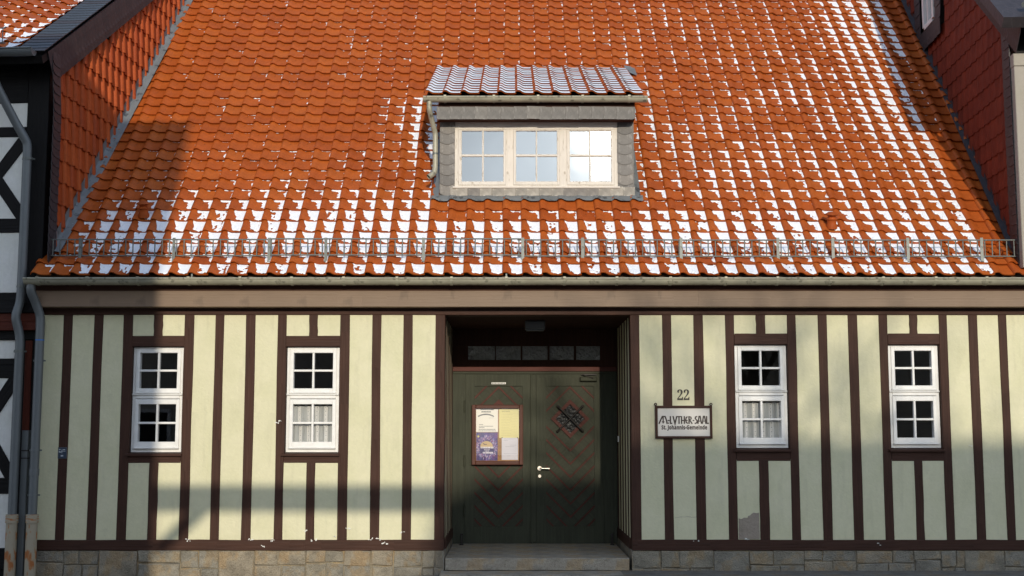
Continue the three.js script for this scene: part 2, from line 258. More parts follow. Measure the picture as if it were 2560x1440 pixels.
// ================================================================ ground
{
  const s = new Soup(), gy = (x) => x > 1.2 ? 0.185 : x < -6 ? 0.02 : lerp(0.02, 0.185, (x + 6) / 7.2);
  const xs = [-90, -6, -4, -2, 0, 1.2, 90], zs = [-40, 0.02, 3.4];
  for (let i = 0; i < xs.length - 1; i++) for (let k = 1; k < 2; k++) s.quad(V(xs[i], gy(xs[i]), zs[k + 1]), V(xs[i + 1], gy(xs[i + 1]), zs[k + 1]), V(xs[i + 1], gy(xs[i + 1]) , zs[k] - 0.3), V(xs[i], gy(xs[i]), zs[k] - 0.3));
  mesh('pavement', s.geo(), M.pavement).userData = { kind: 'structure', label: 'worn stone pavement along the front of the house', category: 'pavement' };
  const r = new Soup();
  for (let i = 0; i < xs.length - 1; i++) { r.quad(V(xs[i], gy(xs[i]) - 0.12, 90), V(xs[i + 1], gy(xs[i + 1]) - 0.12, 90), V(xs[i + 1], gy(xs[i + 1]) - 0.12, -60), V(xs[i], gy(xs[i]) - 0.12, -60)); r.quad(V(xs[i], gy(xs[i]) - 0.12, 3.4), V(xs[i + 1], gy(xs[i + 1]) - 0.12, 3.4), V(xs[i + 1], gy(xs[i + 1]), 3.4), V(xs[i], gy(xs[i]), 3.4)); }
  mesh('road', r.geo(), M.asphalt).userData = { kind: 'structure', label: 'grey asphalt road in front of the pavement', category: 'road' };
}

// ================================================================ the timber-framed hall
const hall = thing('timber_hall', 'low cream and brown timber-framed hall with steep orange tiled roof', 'house');
const POSTS = [[-5.14, -5.075], [-4.854, -4.755], [-4.521, -4.421], [-4.205, -4.101], [-3.876, -3.776, 1], [-3.542, -3.438], [-3.209, -3.113], [-2.88, -2.776], [-2.533, -2.438], [-2.195, -2.1, 1], [-1.858, -1.754], [-1.511, -1.412], [-1.174, -1.074], [-0.827, -0.723],
  [1.277, 1.377], [1.624, 1.723], [1.962, 2.066], [2.304, 2.403], [2.637, 2.741, 1], [2.975, 3.07], [3.308, 3.408], [3.633, 3.737], [3.967, 4.062], [4.296, 4.387, 1], [4.616, 4.707], [4.937, 5.036], [5.261, 5.352], [5.6, 5.66]];
const YT = 2.904, YB = 0.504, YS = 0.395, ZB = -0.2;
const winLevels = (x) => x < 0 ? { lt: 2.673, wt: 2.556, wb: 1.428, rb: 1.316 } : { lt: 2.699, wt: 2.578, wb: 1.474, rb: 1.337 };
const panel = (x0, x1, y0, y1, n = 'plaster_panel') => mesh(n, chamfer(x0 - 0.012, x1 + 0.012, y0 - 0.012, y1 + 0.012, ZB, -0.006 + jit(0.0015), 0.002), M.plaster, hall);
{
  for (const [x0, x1, mid] of POSTS) {
    if (!mid) { mesh('post', timber(x0, x1, YB - 0.003, YT + 0.003, ZB, 0), M.timber, hall); continue; }
    const L = winLevels(x0);
    mesh('short_post', timber(x0, x1, L.lt - 0.003, YT + 0.003, ZB, 0), M.timber, hall);
    mesh('short_post', timber(x0, x1, YB - 0.003, L.rb + 0.003, ZB, 0), M.timber, hall);
  }
  for (const [a, b] of [[-5.14, -0.723], [1.277, 5.66]]) {
    const n = 3; // beams in lengths
    for (let i = 0; i < n; i++) { const p = lerp(a, b, i / n), q = lerp(a, b, (i + 1) / n) - 0.001; mesh('sill_beam', timber(p, q, YS, YB + 0.002, ZB, 0.012 + jit(0.001), true, 0.003), M.timber, hall); }
  }
  for (let i = 0; i < 4; i++) { const p = lerp(-5.14, 5.66, i / 4), q = lerp(-5.14, 5.66, (i + 1) / 4) - 0.001; mesh('top_beam', timber(p, q, YT - 0.002, 3.1, ZB, 0.006 + jit(0.001), true, 0.002), M.timber, hall); }
  for (let i = 0; i < POSTS.length - 1; i++) {
    const x0 = POSTS[i][1], x1 = POSTS[i + 1][0]; if (x0 < 0 && x1 > 0) continue;
    if (POSTS[i][2] || POSTS[i + 1][2]) { const L = winLevels(x0); panel(x0, x1, L.lt, YT); panel(x0, x1, YB, L.rb); }
    else panel(x0, x1, YB, YT);
  }
  // bare patch and crack on two panels right of the door
  const sh = new THREE.Shape(); sh.moveTo(2.41, 0.512); sh.lineTo(2.632, 0.512); sh.lineTo(2.628, 0.79);
  for (const [x, y] of [[2.60, 0.785], [2.57, 0.79], [2.545, 0.775], [2.535, 0.762], [2.51, 0.755], [2.505, 0.735], [2.47, 0.738], [2.44, 0.722], [2.41, 0.73]]) sh.lineTo(x, y);
  const bp = new THREE.ExtrudeGeometry(sh, { depth: 0.003, bevelEnabled: false }); bp.translate(0, 0, -0.0065);
  mesh('bare_plaster_patch', bp, M.plasterBare, hall).userData.label = 'grey bare plaster where the cream paint has come off';
  const cr = new Soup(); let px = 1.735, py = 0.735; for (let i = 0; i < 9; i++) { const nx = px + 0.025, ny = py + jit(0.006) - (i > 4 ? 0.003 : 0); cr.quad(V(px, py, -0.0025), V(nx, ny, -0.0025), V(nx, ny + 0.003, -0.0025), V(px, py + 0.003, -0.0025)); px = nx; py = ny; }
  mesh('crack', cr.geo(), M.plasterBare, hall);
  const chips = new Soup(); // pale flakes where brown and cream paint meet, mostly at the foot of the panels left of the door
  for (const [x, y] of [[-3.44, 0.505], [-2.53, 0.506], [-2.78, 0.51], [-2.10, 0.503], [-2.19, 0.60], [-1.86, 0.55], [-1.75, 0.62], [-1.42, 0.508], [-1.51, 0.515], [-1.17, 0.58], [-2.64, 0.44], [-1.35, 0.47], [1.95, 0.505], [2.5, 0.51], [3.9, 0.46], [-2.5, 1.75], [4.9, 1.5]]) for (let q = 0; q < 4; q++) {
    const cx = x + jit(0.03), cy = y + jit(0.012), w = rr(0.004, 0.016), h = rr(0.003, 0.010), P = []; for (let i = 0; i < 6; i++) { const a = i * 1.047, k = rr(0.6, 1.1); P.push(V(cx + Math.cos(a) * w * k, cy + Math.sin(a) * h * k, cy < 0.512 ? 0.0148 : 0.0038)); }
    for (let i = 1; i < 5; i++) chips.tri(P[0], P[i], P[i + 1]);
  }
  mesh('paint_chips', chips.geo(), M.plasterWhite, hall).userData.kind = 'stuff';
  // eaves
  mesh('fascia_board', timber(-5.13, -1.6, 2.975, 3.15, 0.006, 0.15, true, 0.001), M.fascia, hall);
  mesh('fascia_board', timber(-1.599, 2.0, 2.975, 3.15, 0.006, 0.15, true, 0.001), M.fascia, hall);
  mesh('fascia_board', timber(2.001, 5.66, 2.975, 3.15, 0.006, 0.15, true, 0.001), M.fascia, hall);
  box('eave_board', -5.13, 5.66, 3.152, 3.262, 0.0, 0.135, M.eaveDark, hall, true);
}
// windows
const curtainMap = (() => { const c = document.createElement('canvas'); c.width = 512; c.height = 256; const g = c.getContext('2d'); g.fillStyle = '#b4b6b3'; g.fillRect(0, 0, 512, 256);
  for (let i = 0; i < 512; i += 3) { g.fillStyle = `rgba(255,255,255,${0.05 + 0.12 * hash(i, 3)})`; g.fillRect(i, 0, 1.4, 256); }
  for (let k = 0; k < 5; k++) { const x = 38 + k * 104; g.fillStyle = '#eceae4'; g.fillRect(x - 20, 0, 40, 256); g.fillStyle = '#a5a7a5'; for (let y = 6; y < 256; y += 9) { g.fillRect(x - 17, y, 3, 4); g.fillRect(x + 14, y, 3, 4); }
    for (let y = 22; y < 256; y += 52) { g.strokeStyle = '#f4f4f0'; g.lineWidth = 5; g.beginPath(); g.ellipse(x, y, 9, 12, 0, 0, 6.3); g.stroke(); g.fillStyle = '#6e706e'; g.beginPath(); g.ellipse(x, y, 4, 5, 0, 0, 6.3); g.fill(); } }
  const t = new THREE.CanvasTexture(c); t.colorSpace = THREE.SRGBColorSpace; t.wrapS = t.wrapT = THREE.RepeatWrapping; return t; })();
M.curtain = new THREE.MeshPhysicalMaterial({ name: 'curtain', map: curtainMap, roughness: 0.95, transmission: 0.25, thickness: 0, side: THREE.DoubleSide });
function curtain(x0, x1, y0, y1, z, seed) {
  const N = 40, s = new Soup(), X = (i) => lerp(x0, x1, i / N), Z = (i) => z + 0.012 * Math.sin(i * 0.95 + seed) + 0.006 * Math.sin(i * 2.3 + seed * 2), Yt = (i) => y1 - 0.010 * (0.5 + 0.5 * Math.sin(i * 0.95 + seed));
  for (let i = 0; i < N; i++) { const u = (k) => k / N; s.quad(V(X(i), y0, Z(i)), V(X(i + 1), y0, Z(i + 1)), V(X(i + 1), Yt(i + 1), Z(i + 1)), V(X(i), Yt(i), Z(i)), [u(i), 0], [u(i + 1), 0], [u(i + 1), 1], [u(i), 1]); }
  return toCreasedNormals(s.geo(seed * 0.13, 0), 1.5);
}
function hallWindow(x0, x1, hasCurtain) {
  const L = winLevels(x0), zf = -0.055, y1 = L.wt, y0 = L.wb, W = x1 - x0, fx0 = x0 + 0.008, fx1 = x1 - 0.008, H = y1 - y0;
  mesh('window_lintel', timber(x0 + 0.001, x1 - 0.001, L.wt + 0.004, L.lt + 0.003, ZB, -0.002, true, 0.001), M.timber, hall);
  mesh('window_rail', timber(x0 + 0.001, x1 - 0.001, L.rb - 0.003, L.wb - 0.022, ZB, -0.002, true, 0.001), M.timber, hall);
  // fixed frame
  const f = new Soup(), t = 0.034, ym = y1 - 0.468 * H;
  f.box(fx0, fx0 + t, y0, y1, -0.15, zf).box(fx1 - t, fx1, y0, y1, -0.15, zf).box(fx0 + t, fx1 - t, y1 - 0.03, y1, -0.15, zf - 0.002).box(fx0 + t, fx1 - t, y0, y0 + 0.035, -0.15, zf - 0.002);
  const win = mesh('window', f.geo(), M.white, hall);
  mesh('transom', mergeGeometries([chamfer(fx0 + t, fx1 - t, ym - 0.028, ym + 0.012, -0.15, zf + 0.006), chamfer(fx0 - 0.002, fx1 + 0.002, ym + 0.008, ym + 0.026, -0.05, zf + 0.022, 0.006)]), M.white, win);
  const sash = (sy0, sy1, py0, py1) => {
    const ax = fx0 + t - 0.004, bx = fx1 - t + 0.004, pw = 0.040, zs = zf + 0.012, g = [];
    g.push(chamfer(ax, ax + pw, sy0, sy1, -0.12, zs), chamfer(bx - pw, bx, sy0, sy1, -0.12, zs), chamfer(ax + pw - 0.001, bx - pw + 0.001, py1, sy1, -0.12, zs - 0.001), chamfer(ax + pw - 0.001, bx - pw + 0.001, sy0 + 0.012, py0, -0.12, zs - 0.001));
    const sa = mesh('sash', mergeGeometries(g), M.white, win);
    mesh('weather_bar', chamfer(ax - 0.002, bx + 0.002, sy0 - 0.004, sy0 + 0.012, -0.1, zs + 0.016, 0.006), M.white, win);
    const cx = (ax + bx) / 2, cy = (py0 + py1) / 2, b = 0.0115;
    mesh('glazing_bar', chamfer(cx - b, cx + b, py0, py1, -0.09, zs - 0.004, 0.004), M.white, win);
    mesh('glazing_bar', chamfer(ax + pw, cx - b, cy - b, cy + b, -0.09, zs - 0.006, 0.004), M.white, win);
    mesh('glazing_bar', chamfer(cx + b, bx - pw, cy - b, cy + b, -0.09, zs - 0.006, 0.004), M.white, win);
    for (const [p, q] of [[ax + pw, cx - b], [cx + b, bx - pw]]) for (const [r, s] of [[py0, cy - b], [cy + b, py1]]) mesh('pane', new Soup().quad(V(p, r, -0.078), V(q, r, -0.078), V(q, s, -0.078), V(p, s, -0.078)).geo(), M.glass, win, false);
    return [ax + pw, bx - pw, sa];
  };
  sash(ym + 0.030, y1 - 0.016, y1 - 0.395 * H, y1 - 0.055 * H);
  const lo = sash(y0 + 0.038, ym - 0.034, y0 + 0.098 * H, ym - 0.078 * H);
  const sill = new Soup(), sy = y0 - 0.004, a = x0 - 0.03, b = x1 + 0.012; // sloping timber sill board
  const q = (x, y, z) => V(x, y, z); sill.quad(q(a, sy - 0.016, 0.035), q(b, sy - 0.016, 0.035), q(b, sy, -0.05), q(a, sy, -0.05)).quad(q(a, sy - 0.036, 0.035), q(b, sy - 0.036, 0.035), q(b, sy - 0.016, 0.035), q(a, sy - 0.016, 0.035)).quad(q(a, sy - 0.036, -0.05), q(b, sy - 0.036, -0.05), q(b, sy - 0.036, 0.035), q(a, sy - 0.036, 0.035));
  for (const x of [a, b]) sill.quad(q(x, sy - 0.036, 0.035), q(x, sy - 0.036, -0.05), q(x, sy, -0.05), q(x, sy - 0.016, 0.035));
  mesh('sill', sill.geo(0, 0, true), M.timber, win).userData.label = 'brown painted sill board';
  if (hasCurtain) {
    const cyy = (y0 + 0.098 * H + ym - 0.078 * H) / 2;
    mesh('net_curtain', curtain(lo[0] - 0.02, lo[1] + 0.02, y0 + 0.05 * H, cyy - 0.014, -0.125, x0), M.curtain, win);
    mesh('net_curtain', curtain(lo[0] - 0.02, lo[1] + 0.02, cyy - 0.02, ym - 0.088 * H, -0.135, x0 + 1.7), M.curtain, win);
  }
}
hallWindow(-4.101, -3.542, false); hallWindow(-2.438, -1.858, true); hallWindow(2.403, 2.975, true); hallWindow(4.062, 4.616, false);
// rooms behind the windows
{
  const r = new Soup(); r.box(-5.1, -0.79, 0.2, 0.3, -5.2, -0.205).box(1.36, 5.6, 0.2, 0.3, -5.2, -0.205).box(-5.1, 5.6, 3.102, 3.2, -7.2, -0.02).box(-5.1, 5.6, 0.2, 3.1, -5.4, -5.2).box(-5.2, -5.1, 0.2, 3.1, -5.2, -0.205).box(5.6, 5.7, 0.2, 3.1, -5.2, -0.205);
  mesh('inner_room', r.geo(), M.interior, hall);
}
// ---- plinth of rough stones
{
  const stoneMats = [M.stone0, M.stone1, M.stone2, M.stone3];
  for (const [a, b, seed] of [[-5.14, -0.725, 1], [1.28, 5.66, 2]]) {
    const core = box('plinth', a, b, -0.15, YS - 0.001, ZB, -0.012, M.mortar, hall);
    let x = a, k = 0;
    while (x < b - 0.02) {
      const w = Math.min(rr(0.24, 0.62), b - x), put = (x0, x1, y0, y1) => { if (x1 - x0 < 0.03) return; const g = chamfer(x0 + 0.004, x1 - 0.004, y0 + 0.004, y1 - 0.004, -0.05, 0.010 + jit(0.008), 0.009, false, 0.008); mesh('stone', g, stoneMats[Math.floor(rnd() * 4)], core); };
      const ys = rr(0.20, 0.30), low = -0.02;
      if (k % 3 === 1 || w > 0.5) { const m = x + w * rr(0.35, 0.65); put(x, m, ys, YS); put(m, x + w, ys, YS); put(x, x + w * 0.55, low, ys); put(x + w * 0.55, x + w, low, ys); }
      else if (k % 3 === 0) { put(x, x + w, ys, YS); put(x, x + w, low, ys); } else { put(x, x + w, 0.10, YS); put(x, x + w, low, 0.10); }
      x += w; k++;
    }
  }
}
// ---- porch recess, door
const ZD = -1.86;
{
  // side walls with their own posts and panels
  for (const [xw, dir] of [[-0.723, 1], [1.277, -1]]) {
    const o = (d) => xw - dir * d, bx = (n, d0, d1, y0, y1, z0, z1, m) => box(n, Math.min(o(d0), o(d1)), Math.max(o(d0), o(d1)), y0, y1, z0, z1, m, hall);
    bx('porch_sill_beam', -0.012, 0.1, YS, YB, ZD, -0.202, M.timber);
    bx('porch_plinth', -0.004, 0.1, 0.1, YS - 0.001, ZD, 0.0, M.stone1);
    for (let i = 0; i < 5; i++) {
      const z = -0.39 - i * 0.335; bx('porch_post', 0, 0.1, YB + 0.001, 2.9, z - 0.1, z, M.timber);
      bx('porch_panel', 0.006, 0.09, YB + 0.001, 2.9, z + 0.001, i ? z + 0.234 : -0.203, M.plaster);
    }
  }
  box('porch_ceiling', -0.8, 1.36, 2.905, 3.0, ZD - 0.1, -0.202, M.eaveDark, hall);
  // door wall: transom frame with five panes of bubbled glass
  const xs = [-0.539, -0.211, -0.197, 0.107, 0.128, 0.435, 0.46, 0.757, 0.785, 1.077], ty0 = 2.524, ty1 = 2.695, xL = -0.723, xR = 1.277;
  const fr = new Soup(); fr.box(xL, xR, ty1, 2.904, ZD - 0.08, ZD).box(xL, xs[0], 2.44, ty1 - 0.001, ZD - 0.08, ZD).box(xs[9], xR, 2.44, ty1 - 0.001, ZD - 0.08, ZD).box(xs[0], xs[9], 2.44, ty0, ZD - 0.08, ZD - 0.001);
  const tr = mesh('transom_window', fr.geo(), M.eaveDark, hall);
  for (let i = 0; i < 4; i++) box('glazing_bar', xs[i * 2 + 1], xs[i * 2 + 2], ty0, ty1, ZD - 0.06, ZD - 0.005, M.eaveDark, tr);
  for (let i = 0; i < 5; i++) mesh('pane', new Soup().quad(V(xs[i * 2], ty0, ZD - 0.03), V(xs[i * 2 + 1], ty0, ZD - 0.03), V(xs[i * 2 + 1], ty1, ZD - 0.03), V(xs[i * 2], ty1, ZD - 0.03)).geo(rnd(), rnd()), M.transomGlass, tr, false);
  // door frame
  box('door_frame', xL, -0.569, 0.312, 2.352, ZD - 0.08, ZD, M.doorGreen, hall); box('door_frame', 1.112, xR, 0.312, 2.352, ZD - 0.08, ZD, M.doorGreen, hall);
  mesh('red_strip', chamfer(xL, xR, 2.385, 2.439, ZD - 0.08, ZD + 0.02, 0.004, true), M.doorRed, hall);
  mesh('head_strip', chamfer(xL, xR, 2.353, 2.384, ZD - 0.08, ZD + 0.008, 0.004, true), M.doorGreen, hall);
  // leaves
  const clipPoly = (poly, a, b, c) => { const out = []; for (let i = 0; i < poly.length; i++) { const p = poly[i], q = poly[(i + 1) % poly.length], dp = a * p[0] + b * p[1] + c, dq = a * q[0] + b * q[1] + c; if (dp >= 0) out.push(p); if (dp >= 0 !== dq >= 0) { const t = dp / (dp - dq); out.push([lerp(p[0], q[0], t), lerp(p[1], q[1], t)]); } } return out; };
  const prism = (poly, z0, z1, dir) => { const s = new Soup(), n = poly.length, f = (p) => [(p[0] * 0.7 - p[1] * 0.7 * dir) * 1.0, (p[0] * 0.7 * dir + p[1] * 0.7)]; for (let i = 1; i < n - 1; i++) s.tri(V(...poly[0], z1), V(...poly[i], z1), V(...poly[i + 1], z1), f(poly[0]), f(poly[i]), f(poly[i + 1])); for (let i = 0; i < n; i++) { const p = poly[i], q = poly[(i + 1) % n]; s.quad(V(...p, z0), V(...q, z0), V(...q, z1), V(...p, z1)); } return s.geo(rnd(), rnd()); };
  const leaf = (x0, x1, px0, px1, handle) => {
    const y0 = 0.316, y1 = 2.35, py0 = 0.52, py1 = 2.206, cx = (px0 + px1) / 2, cy = 1.808, zl = ZD + 0.012;
    const g = new Soup(); g.box(x0, px0, y0, y1, ZD - 0.06, zl).box(px1, x1, y0, y1, ZD - 0.06, zl).box(px0, px1, py1, y1, ZD - 0.06, zl - 0.001).box(px0, px1, y0, py0, ZD - 0.06, zl - 0.001);
    const d = mesh('door', g.geo(rnd(), rnd()), M.doorGreen, hall);
    box('backing', px0, px1, py0, py1, ZD - 0.055, ZD - 0.022, M.doorGreen, d);
    const half = 0.013, R = [0.222]; for (let k = 0; k < 9; k++) R.push(0.385 + 0.159 * k);
    for (const sx of [-1, 1]) for (const sy of [-1, 1]) {
      const quad0 = [[sx < 0 ? px0 : cx, sy < 0 ? py0 : cy], [sx < 0 ? cx : px1, sy < 0 ? py0 : cy], [sx < 0 ? cx : px1, sy < 0 ? cy : py1], [sx < 0 ? px0 : cx, sy < 0 ? cy : py1]];
      const band = (r0, r1) => clipPoly(clipPoly(quad0, sx, sy, -sx * cx - sy * cy - r0), -sx, -sy, sx * cx + sy * cy + r1);
      for (let k = 0; k < R.length; k++) {
        const st = band(R[k] - half - (k ? 0 : 0.03), R[k] + half); if (st.length > 2) mesh('red_strip', prism(st, ZD - 0.05, ZD + (k ? 0.004 : 0.014), sx * sy), M.doorRed, d);
        const bo = band(R[k] + half + 0.003, (R[k + 1] ?? R[k] + 0.16) - half - 0.003); if (bo.length > 2) mesh('board', prism(bo, ZD - 0.05, ZD - 0.008, sx * sy), M.doorGreen, d);
      }
    }
    const r = R[0] - half - 0.03; mesh('diamond_pane', new Soup().quad(V(cx - r, cy, ZD + 0.002), V(cx, cy - r, ZD + 0.002), V(cx + r, cy, ZD + 0.002), V(cx, cy + r, ZD + 0.002)).geo(), M.bubbleGlass, d, false);
    mesh('diamond_backing', new Soup().quad(V(cx - r, cy, ZD - 0.02), V(cx, cy - r, ZD - 0.02), V(cx + r, cy, ZD - 0.02), V(cx, cy + r, ZD - 0.02)).geo(), M.dark, d);
    return [d, cx, cy];
  };
  const [dl] = leaf(-0.567, 0.243, -0.454, 0.130);
  const [drr, cx, cy] = leaf(0.247, 1.110, 0.415, 1.000);
  mesh('cover_strip', chamfer(0.225, 0.300, 0.33, 2.345, ZD, ZD + 0.026, 0.006), M.doorGreen, drr);
  for (const s of [-1, 1]) { // wrought cross in front of the diamond
    const g = [tube([V(cx - s * 0.125, cy + 0.125, ZD + 0.045 + s * 0.007), V(cx + s * 0.125, cy - 0.125, ZD + 0.045 + s * 0.007)], 0.0095, 1, 8, false)];
    for (const k of [-1, 1]) { g.push(tube([V(cx - s * k * 0.122, cy + k * 0.122, ZD + 0.04), V(cx - s * k * 0.150, cy + k * 0.150, ZD + 0.02)], 0.014, 1, 8, false)); const e = new THREE.SphereGeometry(0.016, 8, 6); e.translate(cx - s * k * 0.152, cy + k * 0.152, ZD + 0.02); g.push(e); }
    mesh('iron_bar', mergeGeometries(g), M.iron, drr);
  }
  // handle
  const rose = cyl(0.026, 0.012, 0.334, 1.212, ZD + 0.034, 'z', 20), neck = cyl(0.010, 0.05, 0.334, 1.212, ZD + 0.055, 'z', 10), lev = tube([V(0.334, 1.212, ZD + 0.078), V(0.36, 1.212, ZD + 0.082), V(0.455, 1.21, ZD + 0.08)], 0.0095, 10, 8);
  mesh('handle', mergeGeometries([rose, neck, lev].map((g) => g.toNonIndexed())), M.chrome, drr);
  mesh('lock_plate', cyl(0.019, 0.01, 0.334, 1.118, ZD + 0.033, 'z', 16), M.chrome, drr);
  // closer with its arm
  const cl = mesh('door_closer', chamfer(0.83, 1.035, 2.262, 2.315, ZD + 0.01, ZD + 0.065, 0.008), M.doorGreen, drr);
  mesh('closer_arm', mergeGeometries([boxG(0.845, 1.03, 2.338, 2.35, ZD + 0.03, ZD + 0.045), tube([V(0.86, 2.345, ZD + 0.05), V(0.99, 2.295, ZD + 0.075)], 0.007, 1, 6, false).toNonIndexed()]), M.iron, drr);
  for (const y of [1.96, 1.30, 0.70]) mesh('hinge', cyl(0.011, 0.14, -0.575, y, ZD + 0.018, 'y', 8), M.doorGreen, dl);
  const pl = box('door_label', -0.25, -0.075, 2.228, 2.25, ZD + 0.0125, ZD + 0.016, M.white, dl);
  const ls = new Soup(); for (let i = 0; i < 9; i++) ls.box(-0.243 + i * 0.018, -0.232 + i * 0.018, 2.233, 2.245, ZD + 0.0165, ZD + 0.0172); mesh('lettering', ls.geo(), M.grey, dl);
  // door stops on the porch floor and a bell push
  for (const x of [-0.60, 1.19]) { const g = mergeGeometries([cyl(0.013, 0.12, x, 0.37, ZD + 0.22, 'y', 10), cyl(0.026, 0.018, x, 0.32, ZD + 0.22, 'y', 12), cyl(0.022, 0.02, x, 0.44, ZD + 0.22, 'y', 12, 0.012)]); mesh('door_stop', g, M.iron, hall); }
  box('bell_push', 1.262, 1.276, 1.53, 1.60, -1.62, -1.57, M.white, hall);
}
{
  const a = thing('stone_step', 'upper stone doorstep flush with the house front', 'step', 0.277, 0.185, -0.9, 'doorsteps');
  mesh('tread', chamfer(-0.985, 0.965, 0, 0.129, -0.97, 0.905, 0.008, false, 0.001), M.stepStone, a);
  const b = thing('stone_step_001', 'lower doorstep slab at pavement level', 'step', 0.277, 0.06, 0.3, 'doorsteps');
  mesh('tread', chamfer(-1.02, 1.02, 0, 0.124, -0.29, 0.16, 0.01, false, 0.001), M.stepStone, b);
}

// ================================================================ main roof
const P0 = V(0, 3.2975, 0.20), KICK = 41 * Math.PI / 180, PITCH = 46 * Math.PI / 180, KROWS = 3, ROWS = 36;
const rowAngle = (k) => k < KROWS ? KICK : PITCH;
function roofAt(s) { const k = KROWS * TE, a = Math.min(s, k), b = Math.max(0, s - k); return V(0, P0.y + a * Math.sin(KICK) + b * Math.sin(PITCH), P0.z - a * Math.cos(KICK) - b * Math.cos(PITCH)); }
const leftLine = (z) => -5.065 - z * 0.0708, rightLine = (z) => 5.53 - z * 0.0488;
const DF = -0.886, DX0 = -0.845, DX1 = 1.425; // dormer front and cheeks
const roof = new THREE.Group(); roof.name = 'roof'; hall.add(roof);
function snowAmount(k, x, z) {
  const n = (hash(k, Math.round(x * 50), 7) - 0.5);
  let a;
  if (k === 0) a = 1.0 - 0.45 * smooth(4.6, 5.3, x); else if (k === 1) a = 0.40; else if (k === 2) a = 1.0 - 0.5 * smooth(4.2, 5.2, x); else if (k === 3) a = 0.98 - 0.45 * smooth(2.5, 5, x); else if (k === 4) a = 0.98 - 0.5 * smooth(1.8, 4.2, x);
  else {
    const left = k === 5 ? 0.90 : k === 6 ? 0.48 : k === 7 ? 0.27 : k === 8 ? 0.17 : k < 12 ? 0.11 : k < 15 ? 0.05 : hash(k, Math.round(x * 9), 3) > 0.8 ? 0.09 : 0;
    const right = (k === 5 ? 0.60 : 0.33 - 0.007 * (k - 5)) * (0.80 + 0.08 * (x - 1.5));
    const mid = k < 6 ? 0.16 : k < 8 ? 0.04 : k > 20 ? 0.065 : 0.05;
    a = x < -0.95 ? left : x > 1.45 ? Math.max(0.1, right) : mid;
    if (x > -1.75 && x <= -0.95 && k > 7 && k < 18) a = Math.max(a, 0.16 + 0.55 * smooth(-1.55, -1.0, x) * (k > 10 ? 1 : 0.4));
    if (k >= 20 && x > -2.4 && x < 1.6) a = Math.max(a, 0.05 + 0.05 * smooth(-1, 1, x));
    if (x < -3.9 && k < 9) a *= 0.75;
  }
  const dr = rightLine(z) - x; // the strip beside the right neighbour keeps more snow, the tiles against its wall have none
  if (k > 8 && dr < 1.3) a = Math.max(a, lerp(0.35, k < 19 ? 0.85 : 0.55, smooth(1.3, 0.8, dr)) * smooth(8, 12, k));
  if (dr < 0.42) a *= smooth(0.30, 0.5, dr) * 0.4;
  if (x - leftLine(z) < 0.35) a *= 0.3;
  if (k > 5) a *= 0.35 + 1.2 * fbm(x * 0.9 + 20, k * 0.22, 64, 3, 61);
  return Math.max(0, a + n * (a > 0.85 ? 0.14 : a < 0.1 ? 0.05 : a < 0.2 ? 0.14 : 0.28));
}
